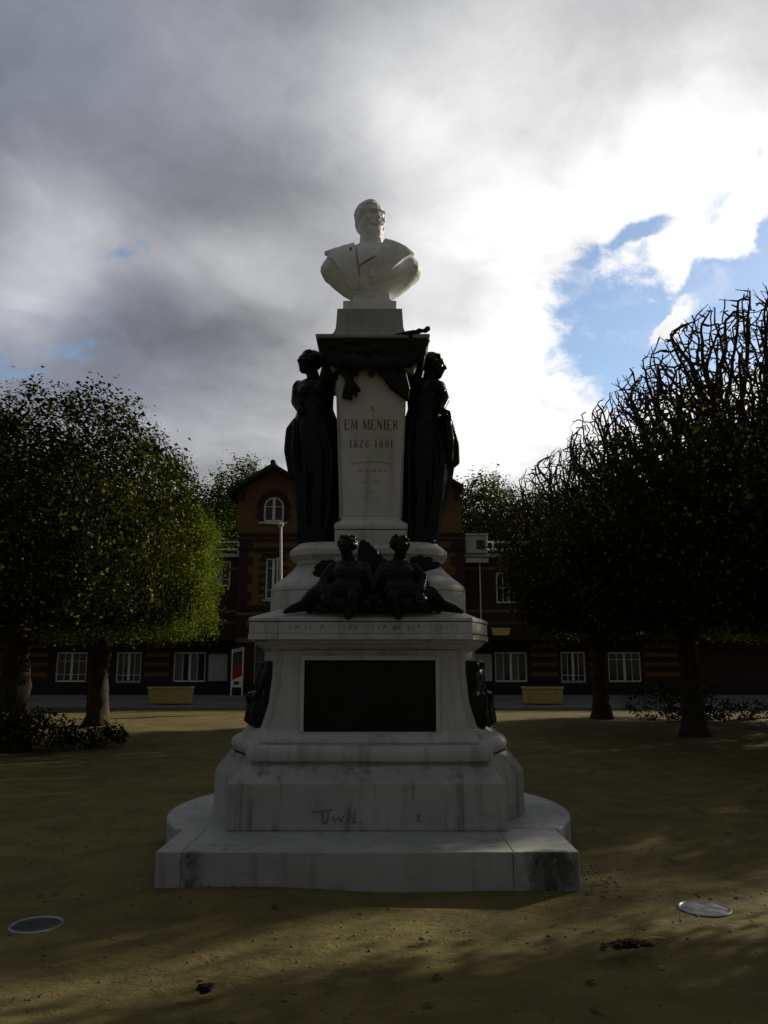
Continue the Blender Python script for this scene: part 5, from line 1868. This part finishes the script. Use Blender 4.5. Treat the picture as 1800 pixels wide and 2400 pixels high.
# ------------------------------------------------------------------ things on the ground
for (x, y, r_, lens_m, lab) in ((-2.175, 5.34, .165, 'lens_dark', 'round ground spotlight with bright rim and dark glass, left of the monument'),
                                (2.145, 5.69, .172, 'lens', 'round ground spotlight with dusty pale glass, right of the monument')):
    t = thing('ground_light', lab, 'ground light', (x, y, 0), 'round lights set in the ground')
    z0 = float(relief(np.array([x]), np.array([y]))[0])
    MB().lathe(x, y, [(r_, r_, z0 - .06), (r_, r_, z0 + .002), (r_ - .006, r_ - .006, z0 + .004)], 48).build('body', M['dark_metal'], t, smooth=True)
    rm = MB()
    n = 48
    rr = [(r_, z0 + .003), (r_ - .004, z0 + .010), (r_ - .016, z0 + .010), (r_ - .020, z0 + .005)]
    rm.rings([[(x + q * math.cos(2 * PI * j / n), y + q * math.sin(2 * PI * j / n), z) for j in range(n)] for q, z in rr], cap=False)
    rm.build('rim', M['steel'], t, smooth=True)
    MB().lathe(x, y, [(r_ - .020, r_ - .020, z0 + .0045), (r_ - .035, r_ - .035, z0 + .0075), (.05, .05, z0 + .009)], 48).build('glass', M[lens_m], t, smooth=True)


def leaf_heap(name, x, y, n, spread, label, seed, size=.07):
    rg = np.random.default_rng(seed)
    t = thing(name, label, 'leaves', (x, y, 0))
    V, Fq = [], []
    for i in range(n):
        c = Vector((rg.normal(0, spread), rg.normal(0, spread * .35), abs(rg.normal(.015, .02))))
        a = rg.uniform(0, 6.28)
        s_ = size * rg.uniform(.6, 1.2)
        up = rg.uniform(.1, .5)
        g = []
        for u in (-1, -.4, .2, 1):
            w_ = (.16, .42, .40, .04)[int((u + 1) * 1.7) if u < 1 else 3] * s_
            for q in (-1, 0, 1):
                px_, py_ = u * s_ * .5, q * w_
                pz_ = up * s_ * (abs(q) * .5 + u * u * .25)
                g.append(tuple(c + Vector((px_ * math.cos(a) - py_ * math.sin(a), px_ * math.sin(a) + py_ * math.cos(a), pz_))))
        k = len(V)
        V += g
        for r0 in range(3):
            for q in range(2):
                b = k + r0 * 3 + q
                Fq.append((b, b + 1, b + 4, b + 3))
    me = bpy.data.meshes.new('leaves')
    me.from_pydata(V, [], Fq)
    o = link('leaves', me, M['leaf_fall'], t)
    o['kind'] = 'stuff'
    return t


leaf_heap('leaf_heap', 1.43, 4.86, 26, .075, 'dark heap of wet dead leaves on the earth right of centre', 1, .075)
leaf_heap('leaf_heap', -0.88, 4.24, 7, .03, 'small dark clump of dead leaves near the bottom edge', 2, .06)
# scattered dead leaves over the square
rg = np.random.default_rng(77)
n = 520
cx_ = rg.uniform(-9, 8, n)
cy_ = rg.uniform(3.2, 24, n) ** 1.0
ok = ~((np.abs(cx_ - CX) < 1.95) & (cy_ > 6.0) & (cy_ < 9.6))
cx_, cy_ = cx_[ok], cy_[ok]
cz_ = relief(cx_, cy_) + .008
V, Q = [], []
for x, y, z in zip(cx_, cy_, cz_):
    a = rg.uniform(0, 6.28)
    s_ = rg.uniform(.018, .045)
    k = len(V)
    for u, q, h in ((-1, 0, .2), (-.2, .5, .45), (1, 0, .1), (-.2, -.5, .35)):
        V.append((x + s_ * (u * math.cos(a) - q * math.sin(a)), y + s_ * (u * math.sin(a) + q * math.cos(a)), z + h * s_ * rg.uniform(.2, 1)))
    Q.append((k, k + 1, k + 2, k + 3))
tag(link('fallen_leaves', fast_mesh('fallen_leaves', np.array(V), np.array(Q)), M['leaf_fall']), 'dead leaves scattered over the earth square', 'leaves', kind='stuff')
# a pale stick and a stone or two
tag(MB().tube([(1.52, 5.02, .008), (1.60, 5.04, .010), (1.66, 5.03, .009)], [.006, .007, .004], 6).build('twig', M['cream']), 'short pale twig on the earth in front of the right spotlight', 'twig')
sk = Sculpt()
sk.ell((.22, 5.03, .006), (.020, .015, .012), n=8)
tag(sk.build('pebble', M['kerb'], smooth=True), 'pale pebble on the earth just in front of the step', 'stone')
sk = Sculpt()
sk.ell((1.475, 4.57, .006), (.020, .016, .014), n=8)
tag(sk.build('pebble', M['kerb'], smooth=True), 'tiny pale pebble near the bottom right on the earth', 'stone')
# loose grit on the trodden earth, thicker at the foot of the step
n = 5200
px_ = np.concatenate([rg.uniform(-4.5, 4.5, n), rg.uniform(-1.75, 1.5, 700), rg.uniform(1.44, 1.75, 250)])
py_ = np.concatenate([3.0 + 6.5 * rg.uniform(0, 1, n) ** 1.4, 6.14 - np.abs(rg.normal(0, .05, 700)), rg.uniform(6.1, 7.0, 250)])
ok = ~((np.abs(px_ - CX) < 1.60) & (py_ > 6.145)) & ~((np.abs(px_ - CX) < 1.95) & (py_ > 6.9))
px_, py_ = px_[ok], py_[ok]
n = len(px_)
pr_ = np.minimum(.0035 + rg.exponential(.0028, n), .016)
pz_ = relief(px_, py_) + pr_ * .25
oc = np.array([(1, 0, 0), (0, 1, 0), (-1, 0, 0), (0, -1, 0), (0, 0, .75), (0, 0, -.75)], float)
vv = np.stack([px_, py_, pz_], 1)[:, None, :] + oc[None] * pr_[:, None, None] * rg.uniform(.6, 1.35, (n, 6, 1))
tf = np.array([(0, 1, 4), (1, 2, 4), (2, 3, 4), (3, 0, 4), (1, 0, 5), (2, 1, 5), (3, 2, 5), (0, 3, 5)])
tt = (np.arange(n)[:, None, None] * 6 + tf[None]).reshape(-1, 3)
M['grit'] = simple('grey_brown_grit', (0.16, 0.14, 0.095), 0.9, 0.45, 40)
tag(link('gravel', fast_mesh('gravel', vv.reshape(-1, 3), None, tt), M['grit']), 'loose grit lying on the earth in front of the monument', 'gravel', kind='stuff')
